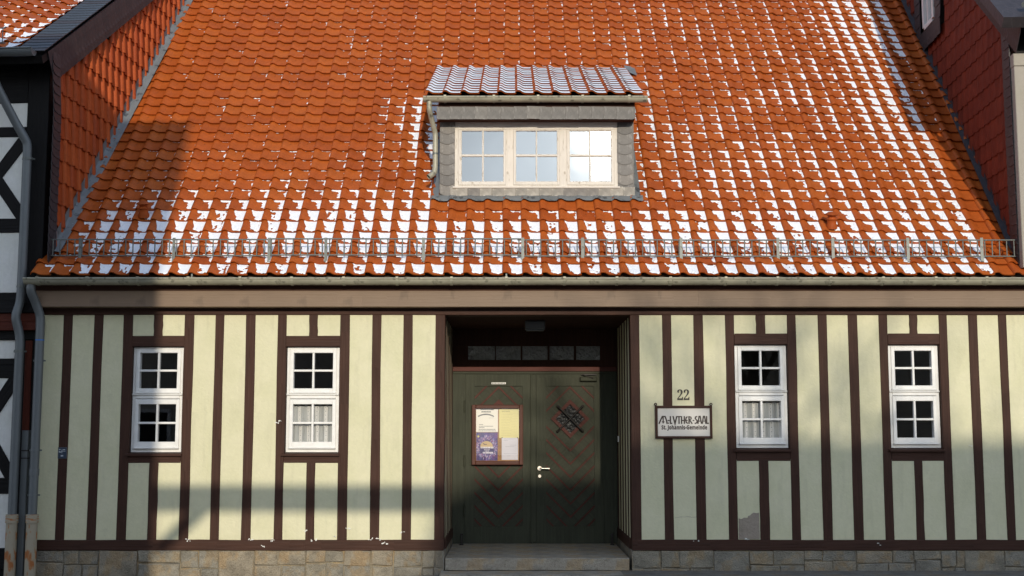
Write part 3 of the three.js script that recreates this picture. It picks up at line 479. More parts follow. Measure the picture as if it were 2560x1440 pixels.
{
  const near = [], far = [];
  for (let k = 0; k < ROWS; k++) {
    const b = roofAt(k * TE), a = rowAngle(k), U = V(1, 0, 0), S = V(0, Math.sin(a), -Math.cos(a)), N = V(0, Math.cos(a), Math.sin(a));
    for (let i = -19; i < 37; i++) {
      const x = -1.574 + i * TW + jit(0.003) + 0.004 * Math.sin(k * 0.7 + i);
      if (x + TW < leftLine(b.z) - 0.02 || x > rightLine(b.z) + 0.02) continue;
      if (x > DX0 - 0.06 && x < DX1 - 0.15 && b.z < DF + 0.01 && b.z > -2.80) continue;
      if ((k === 4 || k === 5) && (Math.abs(x - 3.50) < 0.105 || (k === 5 && Math.abs(x + 4.30) < 0.105))) { near.vent = near.vent || []; if (k === (x > 0 ? 4 : 5)) near.vent.push([x, k]); }
      const m = jitterTile(basis(V(x, b.y, b.z), U, S, N), 0.9);
      const room = x > DX0 - 0.06 && x < DX1 - 0.15 && b.z > DF - 0.13 ? (b.z - DF + 0.02) / Math.cos(a) / (TE + 0.05) : 1; // cut against the dormer front
      if (room < 0.1) continue; if (room < 1) m.scale(V(1, room, 1));
      (near.length < 300 ? near : far).push(m);
      snowOnTile(m, snowAmount(k, x + TW / 2, b.z), k * 1.37 + i * 2.11, TW, TE, LIFT, 0.012, k > 13 && x > -1.2 && x < 4 ? (k > 18 ? 0.12 : 0.20) : k > 5 ? 0.30 : 0.5);
    }
  }
  for (const m of near) tileMesh('roof_tile', m, roof);
  tileStuff('roof_tiles', far, roof);
  // boarding under the tiles, open inside the dormer
  const d = new Soup(), slab = (x0, x1, s0, s1) => { const a = roofAt(s0), b = roofAt(s1), o = V(0, -0.05, -0.05).multiplyScalar(0.6), t = V(0, -0.03, -0.03); const q = (x, p) => V(x, p.y, p.z).add(o); d.quad(q(x0, a), q(x1, a), q(x1, b), q(x0, b)); const r = (x, p) => q(x, p).add(t); d.quad(r(x1, a), r(x0, a), r(x0, b), r(x1, b)); d.quad(r(x0, a), r(x1, a), q(x1, a), q(x0, a)); };
  const sAt = (z) => KROWS * TE + (roofAt(KROWS * TE).z - z) / Math.cos(PITCH);
  const k3 = KROWS * TE, s1 = sAt(DF - 0.03), s2 = sAt(-2.9), s3 = ROWS * TE;
  slab(-5.13, 5.55, 0.05, k3); slab(-5.13, 5.6, k3, s1); slab(-5.13, DX0, s1, s2); slab(DX1, 5.65, s1, s2); slab(-5.1, 5.75, s2, s3);
  mesh('roof_boarding', d.geo(0, 0, true), M.deck, roof);
  const back = new Soup(), e = roofAt(s3); back.box(-5.2, 5.9, 3.21, e.y - 0.05, e.z - 0.3, e.z - 0.2); mesh('attic_wall', back.geo(), M.attic, hall);
  // lead flashing against the left neighbour
  const fl = new Soup(); const FN = 26;
  for (let i = 0; i < FN; i++) { const A = roofAt(0.42 + i * 0.27), B = roofAt(0.42 + (i + 1) * 0.27), nv = V(0, Math.cos(PITCH), Math.sin(PITCH)); const q = (p, dx, h) => V(leftLine(p.z) + dx, p.y, p.z).addScaledVector(nv, h + jit(0.002)); const st = (p) => [q(p, 0.002, 0.16), q(p, 0.008, 0.075), q(p, 0.03, 0.058), q(p, 0.075, 0.052), q(p, 0.10, 0.042)]; const a = st(A), b = st(B); for (let j = 0; j < 4; j++) fl.quad(a[j], a[j + 1], b[j + 1], b[j]); }
  mesh('lead_flashing', toCreasedNormals(fl.geo(), 0.7), M.lead, roof);
  const fr = new Soup();
  for (let i = 0; i < FN; i++) { const A = roofAt(0.5 + i * 0.27), B = roofAt(0.5 + (i + 1) * 0.27), nv = V(0, Math.cos(PITCH), Math.sin(PITCH)); const q = (p, dx, h) => V(rightLine(p.z) + dx, p.y, p.z).addScaledVector(nv, h); fr.quad(q(A, -0.06, 0.040), q(A, -0.003, 0.055), q(B, -0.003, 0.055), q(B, -0.06, 0.040)); fr.quad(q(A, -0.003, 0.055), q(A, -0.002, 0.10), q(B, -0.002, 0.10), q(B, -0.003, 0.055)); }
  mesh('lead_flashing', fr.geo(), M.slateDark, roof);
  // clay vents
  for (const [x, k] of near.vent) {
    const b = roofAt((k + 0.35) * TE), N = V(0, Math.cos(PITCH), Math.sin(PITCH)), o = V(x + TW * 0.55, b.y, b.z).addScaledVector(N, 0.015);
    const pts = [[0.062, 0], [0.060, 0.05], [0.050, 0.07], [0.048, 0.12], [0.060, 0.125], [0.062, 0.135], [0.045, 0.14], [0.044, 0.175], [0.078, 0.185], [0.072, 0.2], [0.035, 0.225], [0, 0.232]].map(([r, y]) => new THREE.Vector2(r * 1.05, y * 0.85));
    const g = new THREE.LatheGeometry(pts, 18); const v = mesh('clay_vent', g, M.tile1, roof); v.position.copy(o); v.rotation.x = 0.25;
  }
}
// ---- gutter with brackets, downpipe
{
  const y = 3.262, z = 0.255, r = 0.066, g = halfGutter(-5.19, 5.7, y, z, r), gu = mesh('gutter', g.body, M.zinc, hall);
  mesh('bead', g.bead, M.zinc, gu);
  for (const px of [103, 227, 352, 478, 606, 734, 863, 995, 1130, 1266, 1410, 1540, 1673, 1810, 1938, 2070, 2200, 2330, 2456]) mesh('bracket', bracketStrap((px - 1280) / 233.5, y, z, r), M.zinc, gu);
  for (const x of [-3.40, -0.06]) mesh('clip', boxG(x - 0.008, x + 0.008, y + 0.01, y + 0.05, z + r - 0.02, z + r - 0.008), M.galv, gu);
  const dp = mesh('downpipe', tube([V(-5.13, 3.21, 0.24), V(-5.13, 3.13, 0.235), V(-5.10, 3.02, 0.17), V(-5.06, 2.88, 0.13), V(-5.055, 2.74, 0.125), V(-5.055, 2.6, 0.125), V(-5.055, 1.4, 0.125), V(-5.055, 0.74, 0.125)], 0.047, 60, 16), M.zincPipe, hall);
  for (const yy of [2.40, 1.45, 0.98]) mesh('pipe_clip', mergeGeometries([cyl(0.051, 0.022, -5.055, yy, 0.125, 'y', 16), boxG(-5.12, -4.99, yy - 0.008, yy + 0.008, 0.10, 0.115)].map((q) => q.index ? q.toNonIndexed() : q)), M.zincPipe, dp);
  mesh('pipe_sleeve', cyl(0.052, 0.07, -5.055, 1.22, 0.125, 'y', 16), M.zincPipe, dp);
  mesh('clay_standpipe', mergeGeometries([cyl(0.058, 0.78, -5.055, 0.36, 0.125, 'y', 18), cyl(0.066, 0.09, -5.055, 0.735, 0.125, 'y', 18)]), M.clayPipe, dp);
  mesh('blue_tape', cyl(0.0478, 0.012, -5.055, 2.62, 0.125, 'y', 16), new THREE.MeshStandardMaterial({ name: 'tape', color: lin(0.02, 0.15, 0.5), roughness: 0.5 }), dp);
}
// ---- snow guard
{
  const sg = new THREE.Group(); sg.name = 'snow_guard'; hall.add(sg);
  const z = -0.005, y0 = 3.550, y1 = 3.728, xa = -5.05, xb = 5.52;
  const railG = (a, b, y, dz = 0) => cyl(0.0085, b - a, (a + b) / 2, y, z + dz, 'x', 6);
  const cuts = [xa, -2.62, 0.10, 1.80, xb];
  for (let i = 0; i < 4; i++) { const a = cuts[i] - (i ? 0.04 : 0), b = cuts[i + 1], dz = i % 2 ? 0.012 : 0, dy = [0.0, 0.006, -0.004, -0.008][i]; mesh('rail', railG(a, b, y0 + dy, dz), M.galv, sg); mesh('rail', railG(a, b, y1 + dy, dz), M.galv, sg); }
  const bar = new THREE.CylinderGeometry(0.0072, 0.0072, y1 - y0, 5);
  for (let x = xa + 0.05; x < xb; x += 0.0793) { const m = mesh('bar', bar, M.galv, sg); m.position.set(x, (y0 + y1) / 2, z + 0.006); }
  const brk = new Soup(); brk.box(-0.016, 0.016, -0.01, 0.245, -0.006, 0.0).box(-0.013, 0.013, -0.02, -0.01, -0.16, 0.03).box(-0.004, 0.004, -0.01, 0.20, -0.03, -0.006);
  const bg = brk.geo();
  for (const px of [197, 432, 671, 813, 1058, 1307, 1457, 1704, 1947, 2085, 2273, 2458]) { const m = mesh('bracket', bg, M.galv, sg); m.position.set((px - 1280) / 230.5, 3.50, z + 0.026); m.rotation.y = jit(0.06); }
}
// ---- dormer
{
  const D = new THREE.Group(); D.name = 'dormer'; hall.add(D);
  const A = 23.2 * Math.PI / 180, e0 = V(0, 5.522, -0.655), S = V(0, Math.sin(A), -Math.cos(A)), N = V(0, Math.cos(A), Math.sin(A)), E = 0.2075;
  for (let k = 0; k < 12; k++) for (let i = 0; i < 12; i++) {
    const b = e0.clone().addScaledVector(S, k * E), m = jitterTile(basis(V(-1.015 + i * 0.2115, b.y, b.z), V(1, 0, 0), S, N), 1.2);
    tileMesh('dormer_tile', m, D, DORMER_TILES);
    snowOnTile(m, 2.15 + 0.4 * (hash(i, k) - 0.5), i * 3.3 + k * 1.9, TW, E, 0.013, 0.009, 0.5, 0.45, 0);
  }
  // deck, cheeks, front frame
  const core = new Soup(), zt = -2.95, rY = (z) => e0.y + (e0.z - z) * Math.tan(A) - 0.035;
  core.quad(V(-1.0, rY(-0.66), -0.66), V(1.54, rY(-0.66), -0.66), V(1.54, rY(zt), zt), V(-1.0, rY(zt), zt)).quad(V(-1.0, rY(-0.66) - 0.04, -0.66), V(1.54, rY(-0.66) - 0.04, -0.66), V(1.54, rY(zt) - 0.04, zt), V(-1.0, rY(zt) - 0.04, zt));
  core.quad(V(-1.0, rY(-0.66) - 0.04, -0.66), V(1.54, rY(-0.66) - 0.04, -0.66), V(1.54, rY(-0.66), -0.66), V(-1.0, rY(-0.66), -0.66));
  for (const x of [-1.0, 1.54]) core.quad(V(x, rY(-0.66) - 0.04, -0.66), V(x, rY(zt) - 0.04, zt), V(x, rY(zt), zt), V(x, rY(-0.66), -0.66));
  mesh('dormer_deck', core.geo(), M.eaveDark, D);
  for (const [x, s] of [[DX0, -1], [DX1, 1]]) {
    const c = new Soup(), pts = [[DF, 4.25], [DF, rY(DF) - 0.04], [zt, rY(zt) - 0.04], [zt, 4.25]];
    for (const dx of [0, -s * 0.06]) c.quad(...pts.map(([z, y]) => V(x + dx, y, z)));
    c.quad(V(x, 4.25, DF), V(x - s * 0.06, 4.25, DF), V(x - s * 0.06, rY(DF) - 0.04, DF), V(x, rY(DF) - 0.04, DF));
    mesh('cheek', c.geo(), M.slate1, D);
  }
  box('front_beam', DX0, DX1, 5.272, 5.56, DF - 0.07, DF + 0.008, M.eaveDark, D, true);
  box('eave_box', DX0 + 0.002, DX1 - 0.002, 5.252, 5.50, DF + 0.010, -0.702, M.eaveDark, D, true);
  box('front_jamb', DX0 + 0.001, -0.669, 4.3, 5.271, DF - 0.07, DF - 0.004, M.eaveDark, D);
  box('front_jamb', 1.235, DX1 - 0.001, 4.3, 5.271, DF - 0.07, DF - 0.004, M.eaveDark, D);
  box('front_apron', -0.668, 1.234, 4.3, 4.480, DF - 0.07, DF - 0.004, M.eaveDark, D);
  mesh('lintel_board', chamfer(-0.668, 1.234, 5.168, 5.273, DF - 0.06, DF + 0.004, 0.003, true), M.dormerWood, D);
  // slates
  const slate = (w, h, rd, th = 0.010) => { const s = new THREE.Shape(); s.moveTo(-w / 2, h); s.lineTo(-w / 2, rd); s.quadraticCurveTo(-w / 4, -rd * 0.15, 0, 0); s.quadraticCurveTo(w / 4, -rd * 0.15, w / 2, rd); s.lineTo(w / 2, h); s.closePath(); const g = new THREE.ExtrudeGeometry(s, { depth: th, bevelEnabled: false, curveSegments: 4 }); return g; };
  const jamb = slate(0.174, 0.19, 0.03);
  for (const x of [-0.756, 1.320]) for (let k = 0; k < 7; k++) { const m = mesh('slate', jamb, [M.slate0, M.slate1, M.slate2, M.slate0][Math.floor(rnd() * 4)], D); m.position.set(x + jit(0.003), 4.375 + k * 0.122 + jit(0.004), DF + 0.014); m.rotation.set(-0.075, 0, jit(0.02)); }
  const side = (w, h) => { const s = new THREE.Shape(); s.moveTo(0, h); s.lineTo(0, 0.03); s.quadraticCurveTo(0.005, 0.0, 0.045, 0); s.lineTo(w, 0); s.lineTo(w, h); s.closePath(); return new THREE.ExtrudeGeometry(s, { depth: 0.006, bevelEnabled: false, curveSegments: 4 }); };
  const ap = side(0.2, 0.105); // apron: each slate laps the next to the right
  for (let k = 0; k < 15; k++) { const m = mesh('apron_slate', ap, [M.slatePale, M.slatePale1, M.slatePale, M.slate2, M.slatePale1][Math.floor(rnd() * 5)], D); m.position.set(-0.71 + k * 0.138 + jit(0.008), 4.372 + jit(0.003), DF + 0.020); m.rotation.set(-0.03, -0.075, jit(0.012)); }
  const lb = side(0.22, 0.15); lb.scale(-1, 1, 1); { const ix = lb.index; if (ix) for (let i = 0; i < ix.count; i += 3) { const t = ix.getX(i); ix.setX(i, ix.getX(i + 1)); ix.setX(i + 1, t); } lb.computeVertexNormals(); }
  for (let k = 0; k < 15; k++) { const m = mesh('lintel_slate', lb, [M.slate1, M.slate0, M.slate1][Math.floor(rnd() * 3)], D); m.position.set(-0.655 + k * 0.149 + jit(0.008), 5.240 + jit(0.003), -0.694); m.rotation.set(-0.04, 0.06, jit(0.012)); }
  // window: three casements of four panes
  const wf = new Soup(), zf = DF + 0.002, ys = 4.481, yt = 5.168;
  wf.box(-0.668, -0.630, ys, yt, DF - 0.06, zf).box(1.196, 1.234, ys, yt, DF - 0.06, zf).box(-0.630, 1.196, ys, ys + 0.022, DF - 0.06, zf - 0.001).box(-0.0715, 0.0155, ys + 0.022, yt, DF - 0.06, zf - 0.001).box(0.555, 0.64, ys + 0.022, yt, DF - 0.06, zf - 0.001);
  const W = mesh('window', wf.geo(), M.dormerWood, D);
  mesh('sill', chamfer(-0.69, 1.256, 4.462, 4.484, DF - 0.02, DF + 0.045, 0.006, true), M.dormerWood, W);
  for (const [x0, x1, a0, a1, b0, b1] of [[-0.629, -0.0725, -0.588, -0.349, -0.330, -0.100], [0.0165, 0.554, 0.048, 0.278, 0.294, 0.526], [0.641, 1.195, 0.676, 0.902, 0.918, 1.160]]) {
    const py0 = 4.548, pm0 = 4.844, pm1 = 4.870, py1 = 5.150, z1 = DF + 0.012, z0 = DF - 0.04;
    mesh('casement', mergeGeometries([chamfer(x0, a0, ys + 0.024, yt - 0.002, z0, z1), chamfer(b1, x1, ys + 0.024, yt - 0.002, z0, z1), chamfer(a0 - 0.001, b1 + 0.001, ys + 0.024, py0, z0, z1 - 0.001), chamfer(a0 - 0.001, b1 + 0.001, py1, yt - 0.002, z0, z1 - 0.001)]), M.dormerWood, W);
    mesh('glazing_bar', chamfer(a1, b0, py0, py1, DF - 0.02, z1 - 0.004, 0.004), M.dormerWood, W);
    mesh('glazing_bar', chamfer(a0, a1, pm0, pm1, DF - 0.02, z1 - 0.005, 0.004), M.dormerWood, W); mesh('glazing_bar', chamfer(b0, b1, pm0, pm1, DF - 0.02, z1 - 0.005, 0.004), M.dormerWood, W);
    for (const [p, q] of [[a0, a1], [b0, b1]]) for (const [r, s] of [[py0, pm0], [pm1, py1]]) { const t = jit(0.0004) + (x0 > 0.6 ? 0.0125 : x0 > 0 ? 0.006 : 0.003) * (q - p) / 2; mesh('pane', new Soup().quad(V(p, r, DF - 0.010 + t), V(q, r, DF - 0.010 - t), V(q, s, DF - 0.010 - t), V(p, s, DF - 0.010 + t)).geo(rnd() * 2, rnd() * 2), M.dormerGlass, W, false); }
  }
  // lead apron dressed over the tiles below, and up the sides
  const la = new Soup(), nv = V(0, Math.cos(PITCH), Math.sin(PITCH)), sF = KROWS * TE + (roofAt(KROWS * TE).z - DF) / Math.cos(PITCH);
  const hump = (x) => profile((((x + 1.574) / TW) % 1 + 1) % 1), put = (x, s, h) => { const p = roofAt(s); return V(x, p.y, p.z).addScaledVector(nv, h); };
  const NX = 96, xl = -0.95, xr = 1.52;
  for (let i = 0; i < NX; i++) { const x = lerp(xl, xr, i / NX), y = lerp(xl, xr, (i + 1) / NX), lo = (q) => sF - 0.075 - 0.02 * vnoise(q * 5, 2), h = (q) => 0.034 + hump(q) * 0.95; la.quad(put(x, lo(x), h(x)), put(y, lo(y), h(y)), put(y, sF - 0.02, h(y) * 0.5 + 0.03), put(x, sF - 0.02, h(x) * 0.5 + 0.03)); la.quad(put(x, sF - 0.02, h(x) * 0.5 + 0.03), put(y, sF - 0.02, h(y) * 0.5 + 0.03), V(y, 4.385, DF + 0.013), V(x, 4.385, DF + 0.013)); }
  for (const [x0, x1] of [[xl, DX0 - 0.004], [DX1 + 0.004, xr]]) for (let k = 0; k < 10; k++) { const s0 = sF - 0.05 + k * 0.14, s1 = s0 + 0.14, w = x0 < 0 ? [x0 + 0.03, x1] : [x0, x1 - 0.03]; la.quad(put(w[0], s0, 0.05), put(w[1], s0, 0.07), put(w[1], s1, 0.07), put(w[0], s1, 0.05)); }
  mesh('lead_apron', toCreasedNormals(la.geo(), 0.5), M.lead, D);
  const gz = -0.625, gy = 5.478, gr = 0.054, gg = halfGutter(-1.022, 1.562, gy, gz, gr), gu = mesh('dormer_gutter', gg.body, M.zinc, D); mesh('dormer_gutter_bead', gg.bead, M.zinc, D);
  for (const px of [1113, 1235, 1345, 1456, 1572]) mesh('gutter_bracket', bracketStrap((px - 1280) / 216.5, gy, gz, gr), M.zinc, D);
  mesh('dormer_downpipe', tube([V(-0.955, 5.45, -0.625), V(-0.953, 5.34, -0.64), V(-0.925, 5.22, -0.73), V(-0.895, 5.10, -0.80), V(-0.892, 5.0, -0.805), V(-0.892, 4.72, -0.805), V(-0.905, 4.63, -0.79), V(-0.965, 4.575, -0.755)], 0.031, 40, 14), M.zinc, D);
  mesh('pipe_clip', cyl(0.034, 0.02, -0.892, 4.86, -0.805, 'y', 14), M.galv, D);
  mesh('corner_lead', new Soup().quad(V(1.54, rY(-2.7) + 0.02, -2.70), V(1.66, rY(-2.7) - 0.02, -2.72), V(1.64, rY(-2.95) + 0.06, -2.95), V(1.50, rY(-2.95) + 0.08, -2.95)).geo(), M.lead, D);
}
flushSnow('roof_snow', 'thin melting snow lying in the troughs of the orange roof tiles');

// ================================================================ neighbouring houses
const WALL_TILES = [0, 1].map(() => tileGeo(0.2, 0.25, 0.285, 0.016, 0.02)), WALL_TILES_B = [0, 1].map(() => { const g = tileGeo(0.2, 0.215, 0.245, 0.016, 0.022); g.scale(1, 1, 0.5); g.computeVertexNormals(); return g; });
const WALL_MATS = [M.wallTile0, M.wallTile1, M.wallTile2, M.wallTile0];
const plate = (w, h, rd, th = 0.007) => { const s = new THREE.Shape(); s.moveTo(0, h); s.lineTo(0, rd); s.quadraticCurveTo(w * 0.1, 0, w * 0.5, 0); s.lineTo(w, 0); s.lineTo(w, h); s.closePath(); return new THREE.ExtrudeGeometry(s, { depth: th, bevelEnabled: false, curveSegments: 3 }); };
const DARK_SLATES = [M.slateDark, M.slateDark1];
function slateAt(geo, m, parent, mats = DARK_SLATES, name = 'slate') { const t = mesh(name, geo, mats[Math.floor(rnd() * mats.length)], parent); t.matrixAutoUpdate = false; t.matrix.copy(m); t.matrix.decompose(t.position, t.quaternion, t.scale); return t; }
{ // ---------- left: black and white, set a little askew
  const H = thing('neighbour_house', 'taller black and white timber-framed house with tile-hung side wall, left', 'house', -5.065, 0, 0);
  H.rotation.y = -Math.atan(0.0708);
  const X = V(1, 0, 0), vz = (z) => 5.93 + (-0.05 - z) * 0.665; // height of the verge underside
  // body behind the hanging tiles
  const b = new Soup(), pr = [[0.03, -0.1], [0.03, 5.66], [-0.05, 5.78], [-7, vz(-7) - 0.1], [-7, -0.1]];
  b.quad(V(-0.03, -0.1, 0.03), V(-0.03, -0.1, -7), V(-0.03, vz(-7) - 0.1, -7), V(-0.03, 5.7, 0.03)).quad(V(-0.03, -0.1, 0.0), V(-0.03, 5.75, 0.0), V(-4, 5.75, 0.0), V(-4, -0.1, 0.0)).quad(V(-4, -0.1, 0.03), V(-4, -0.1, -7), V(-4, vz(-7), -7), V(-4, 5.7, 0.03)).quad(V(-0.03, -0.1, -7), V(-4, -0.1, -7), V(-4, vz(-7), -7), V(-0.03, vz(-7), -7));
  mesh('wall', b.geo(), M.timberBlack, H);
  // hanging tiles
  const hang = new THREE.Group(); hang.name = 'tile_hung_wall'; H.add(hang);
  const U = V(0, 0, -1), S = V(0, 1, 0);
  for (let k = 0; k < 26; k++) for (let i = 0; i < 25; i++) {
    const y = 3.16 + k * 0.25, z = -0.12 - i * 0.2; // skip what the verge or the hall roof hides
    if (y + 0.24 < 3.42 + (-z - 0.2) * 1.035 - 0.22 || y > vz(z) - 0.37) continue;
    const m = jitterTile(basis(V(-0.012, y, z), U, S, X), 0.8); tileMesh('wall_tile', m, hang, WALL_TILES, WALL_MATS);
  }
  // slates: up the front corner, then along the verge
  const trim = new THREE.Group(); trim.name = 'slate_trim'; H.add(trim);
  const cs = plate(0.19, 0.15, 0.05), vs = plate(0.115, 0.34, 0.05), ts = plate(0.34, 0.13, 0.02);
  for (let k = 0; k < 23; k++) { const fl = smooth(5.0, 5.65, 3.44 + k * 0.1); slateAt(cs, basis(V(0.040 + fl * 0.02, 3.44 + k * 0.1 + jit(0.004), 0.06 + fl * 0.12), V(0, 0.02, -1).normalize(), V(0, 1, 0.02).normalize(), X).multiply(new THREE.Matrix4().makeRotationX(-0.06)), trim); }
  const va = Math.atan(0.665), vd = V(0, Math.sin(va), -Math.cos(va)), vn = V(0, Math.cos(va), Math.sin(va));
  for (let k = -4; k < 40; k++) { const o = V(0.042, 5.96, -0.05).addScaledVector(vd, k * 0.095 - 0.02).addScaledVector(vn, -0.33); slateAt(vs, basis(o, vd, vn, X).multiply(new THREE.Matrix4().makeRotationY(-0.1)), trim); }
  const roofL = new THREE.Group(); roofL.name = 'roof'; H.add(roofL);
  for (let k = -5; k < 34; k++) { const o = V(-0.27, 5.985, -0.05).addScaledVector(vd, k * 0.11).addScaledVector(vn, 0.035); slateAt(ts, basis(o, X, vd, vn).multiply(new THREE.Matrix4().makeRotationX(-0.05)), trim, [M.slateBlue, M.slateBlue, M.slateDark], 'ridge_slate'); }
  // roof tiles in view above the eaves
  for (let k = 0; k < 26; k++) for (let i = 0; i < 8; i++) {
    const o = V(-0.33 - (i + 1) * TW, 5.985, -0.05).addScaledVector(vd, -0.58 + k * TE).addScaledVector(vn, 0.0), m = jitterTile(basis(o, X, vd, vn), 1);
    tileMesh('roof_tile', m, roofL);
    H.updateMatrix(); snowOnTile(H.matrix.clone().multiply(m), k < 4 ? 1.15 : k < 6 ? 0.75 : k === 6 ? 0.45 : k < 12 ? 0.22 : 0.1, i * 2.3 + k * 5.1);
  }
  const dk = new Soup(), q = (x, k, h) => V(x, 5.985, -0.05).addScaledVector(vd, k).addScaledVector(vn, h);
  for (const h of [-0.02, -0.10]) dk.quad(q(-4, -0.56, h), q(0.035, -0.56, h), q(0.035, 6, h), q(-4, 6, h)); dk.quad(q(-4, -0.56, -0.10), q(0.035, -0.56, -0.10), q(0.035, -0.56, -0.02), q(-4, -0.56, -0.02)).quad(q(0.035, -0.56, -0.1), q(0.035, 6, -0.1), q(0.035, 6, -0.02), q(0.035, -0.56, -0.02));
  mesh('roof_boarding', dk.geo(), M.timberBlack, roofL);
  // front: panels and black timbers
  const zf = 0.035, wp = (x0, x1, y0, y1) => mesh('plaster_panel', chamfer(x0, x1, y0, y1, 0.0, zf - 0.012, 0.002), M.plasterWhite, H), tb = (n, ...a) => mesh(n, timber(...a), M.timberBlack, H);
  tb('corner_post', -0.275, -0.031, 0.3, 5.62, 0.0, zf);
  for (const [y0, y1] of [[5.25, 5.7], [4.868, 4.98], [3.803, 3.957], [3.02, 3.146], [2.36, 2.43], [2.218, 2.36], [0.988, 1.156], [0.2, 0.42]]) tb('beam', -1.6, -0.276, y0, y1, 0.001, zf - 0.001, true);
  tb('corner_post', -1.02, -0.93, 0.3, 5.62, 0.001, zf + 0.001);
  for (const [y0, y1] of [[4.98, 5.25], [3.957, 4.868], [3.146, 3.803], [2.43, 2.63], [1.156, 2.218], [0.42, 0.988]]) { wp(-0.93, -0.276, y0, y1); wp(-1.6, -1.02, y0, y1); }
  const brace = (x0, y0, x1, y1, w = 0.065) => { const d = V(x1 - x0, y1 - y0, 0), L = d.length(), g = timber(-w, w, 0, L, -0.02, 0.012); g.rotateZ(Math.atan2(-d.x, d.y)); g.translate(x0, y0, zf - 0.011 + jit(0.001)); mesh('brace', g, M.timberBlack, H); };
  brace(-0.93, 3.97, -0.28, 4.86); brace(-0.93, 4.86, -0.28, 3.97); brace(-0.93, 1.17, -0.28, 2.21); brace(-0.93, 2.21, -0.28, 1.17);
  // carved storey beams
  for (const [y0, y1, z1, m] of [[2.92, 3.03, 0.09, M.timberBlack], [2.82, 2.92, 0.065, M.timberRed], [2.73, 2.82, 0.10, M.timberRed], [2.63, 2.73, 0.05, M.timberBlack]]) mesh('storey_beam', timber(-1.6, -0.04, y0, y1 - 0.002, 0.0, z1, true, 0.002), m, H);
  mesh('edge_post', timber(-0.17, -0.095, 1.64, 2.62, 0.0, 0.055), M.timberRed, H);
  mesh('cable_duct', chamfer(-0.15, -0.075, 0.0, 1.66, 0.036, 0.09, 0.006), M.zincPipe, H);
  for (const y of [1.44, 1.36]) box('duct_strap', -0.157, -0.068, y, y + 0.012, 0.0, 0.094, M.iron, H);
  // gutter and downpipe
  const g = halfGutter(-1.6, -0.03, 5.72, 0.46, 0.07), gu = mesh('gutter', g.body, M.zincPipe, H); mesh('bead', g.bead, M.zincPipe, gu);
  const dp = mesh('downpipe', tube([V(-0.52, 5.68, 0.46), V(-0.52, 5.54, 0.45), V(-0.45, 5.32, 0.37), V(-0.32, 5.0, 0.22), V(-0.215, 4.78, 0.14), V(-0.205, 4.66, 0.135), V(-0.205, 4.5, 0.135), V(-0.205, 3.2, 0.135), V(-0.212, 3.02, 0.14), V(-0.235, 2.9, 0.165), V(-0.235, 2.84, 0.165), V(-0.205, 2.7, 0.14), V(-0.195, 2.6, 0.135), V(-0.195, 2.4, 0.135), V(-0.195, 0.74, 0.135)], 0.047, 110, 16), M.zincPipe, H);
  for (const y of [4.60, 3.20, 2.50]) mesh('pipe_clip', mergeGeometries([cyl(0.052, 0.03, -0.2, y, 0.135, 'y', 16), boxG(-0.27, -0.13, y - 0.008, y + 0.008, 0.10, 0.115)].map((e) => e.index ? e.toNonIndexed() : e)), M.galv, dp);
  mesh('clay_standpipe', mergeGeometries([cyl(0.058, 0.8, -0.195, 0.35, 0.135, 'y', 18), cyl(0.066, 0.09, -0.195, 0.735, 0.135, 'y', 18)]), M.clayPipe, dp);
  // its own short snow guard
  const sg = new THREE.Group(); sg.name = 'snow_guard'; H.add(sg); const gy = 5.875, gz = 0.22;
  for (const y of [gy, gy + 0.17]) mesh('rail', cyl(0.0065, 1.1, -1.02, y, gz, 'x', 6), M.galv, sg);
  const bar = new THREE.CylinderGeometry(0.0058, 0.0058, 0.17, 5); for (let i = 0; i < 13; i++) { const m = mesh('bar', bar, M.galv, sg); m.position.set(-0.5 - i * 0.082, gy + 0.085, gz + 0.006); }
  const br = boxG(-0.013, 0.013, -0.07, 0.18, 0, 0.006); for (const x of [-0.86, -1.4]) { const m = mesh('bracket', br, M.galv, sg); m.position.set(x, gy, gz + 0.012); }
  flushSnow('roof_snow_001', 'snow on the roof of the black and white house, top left corner');
}
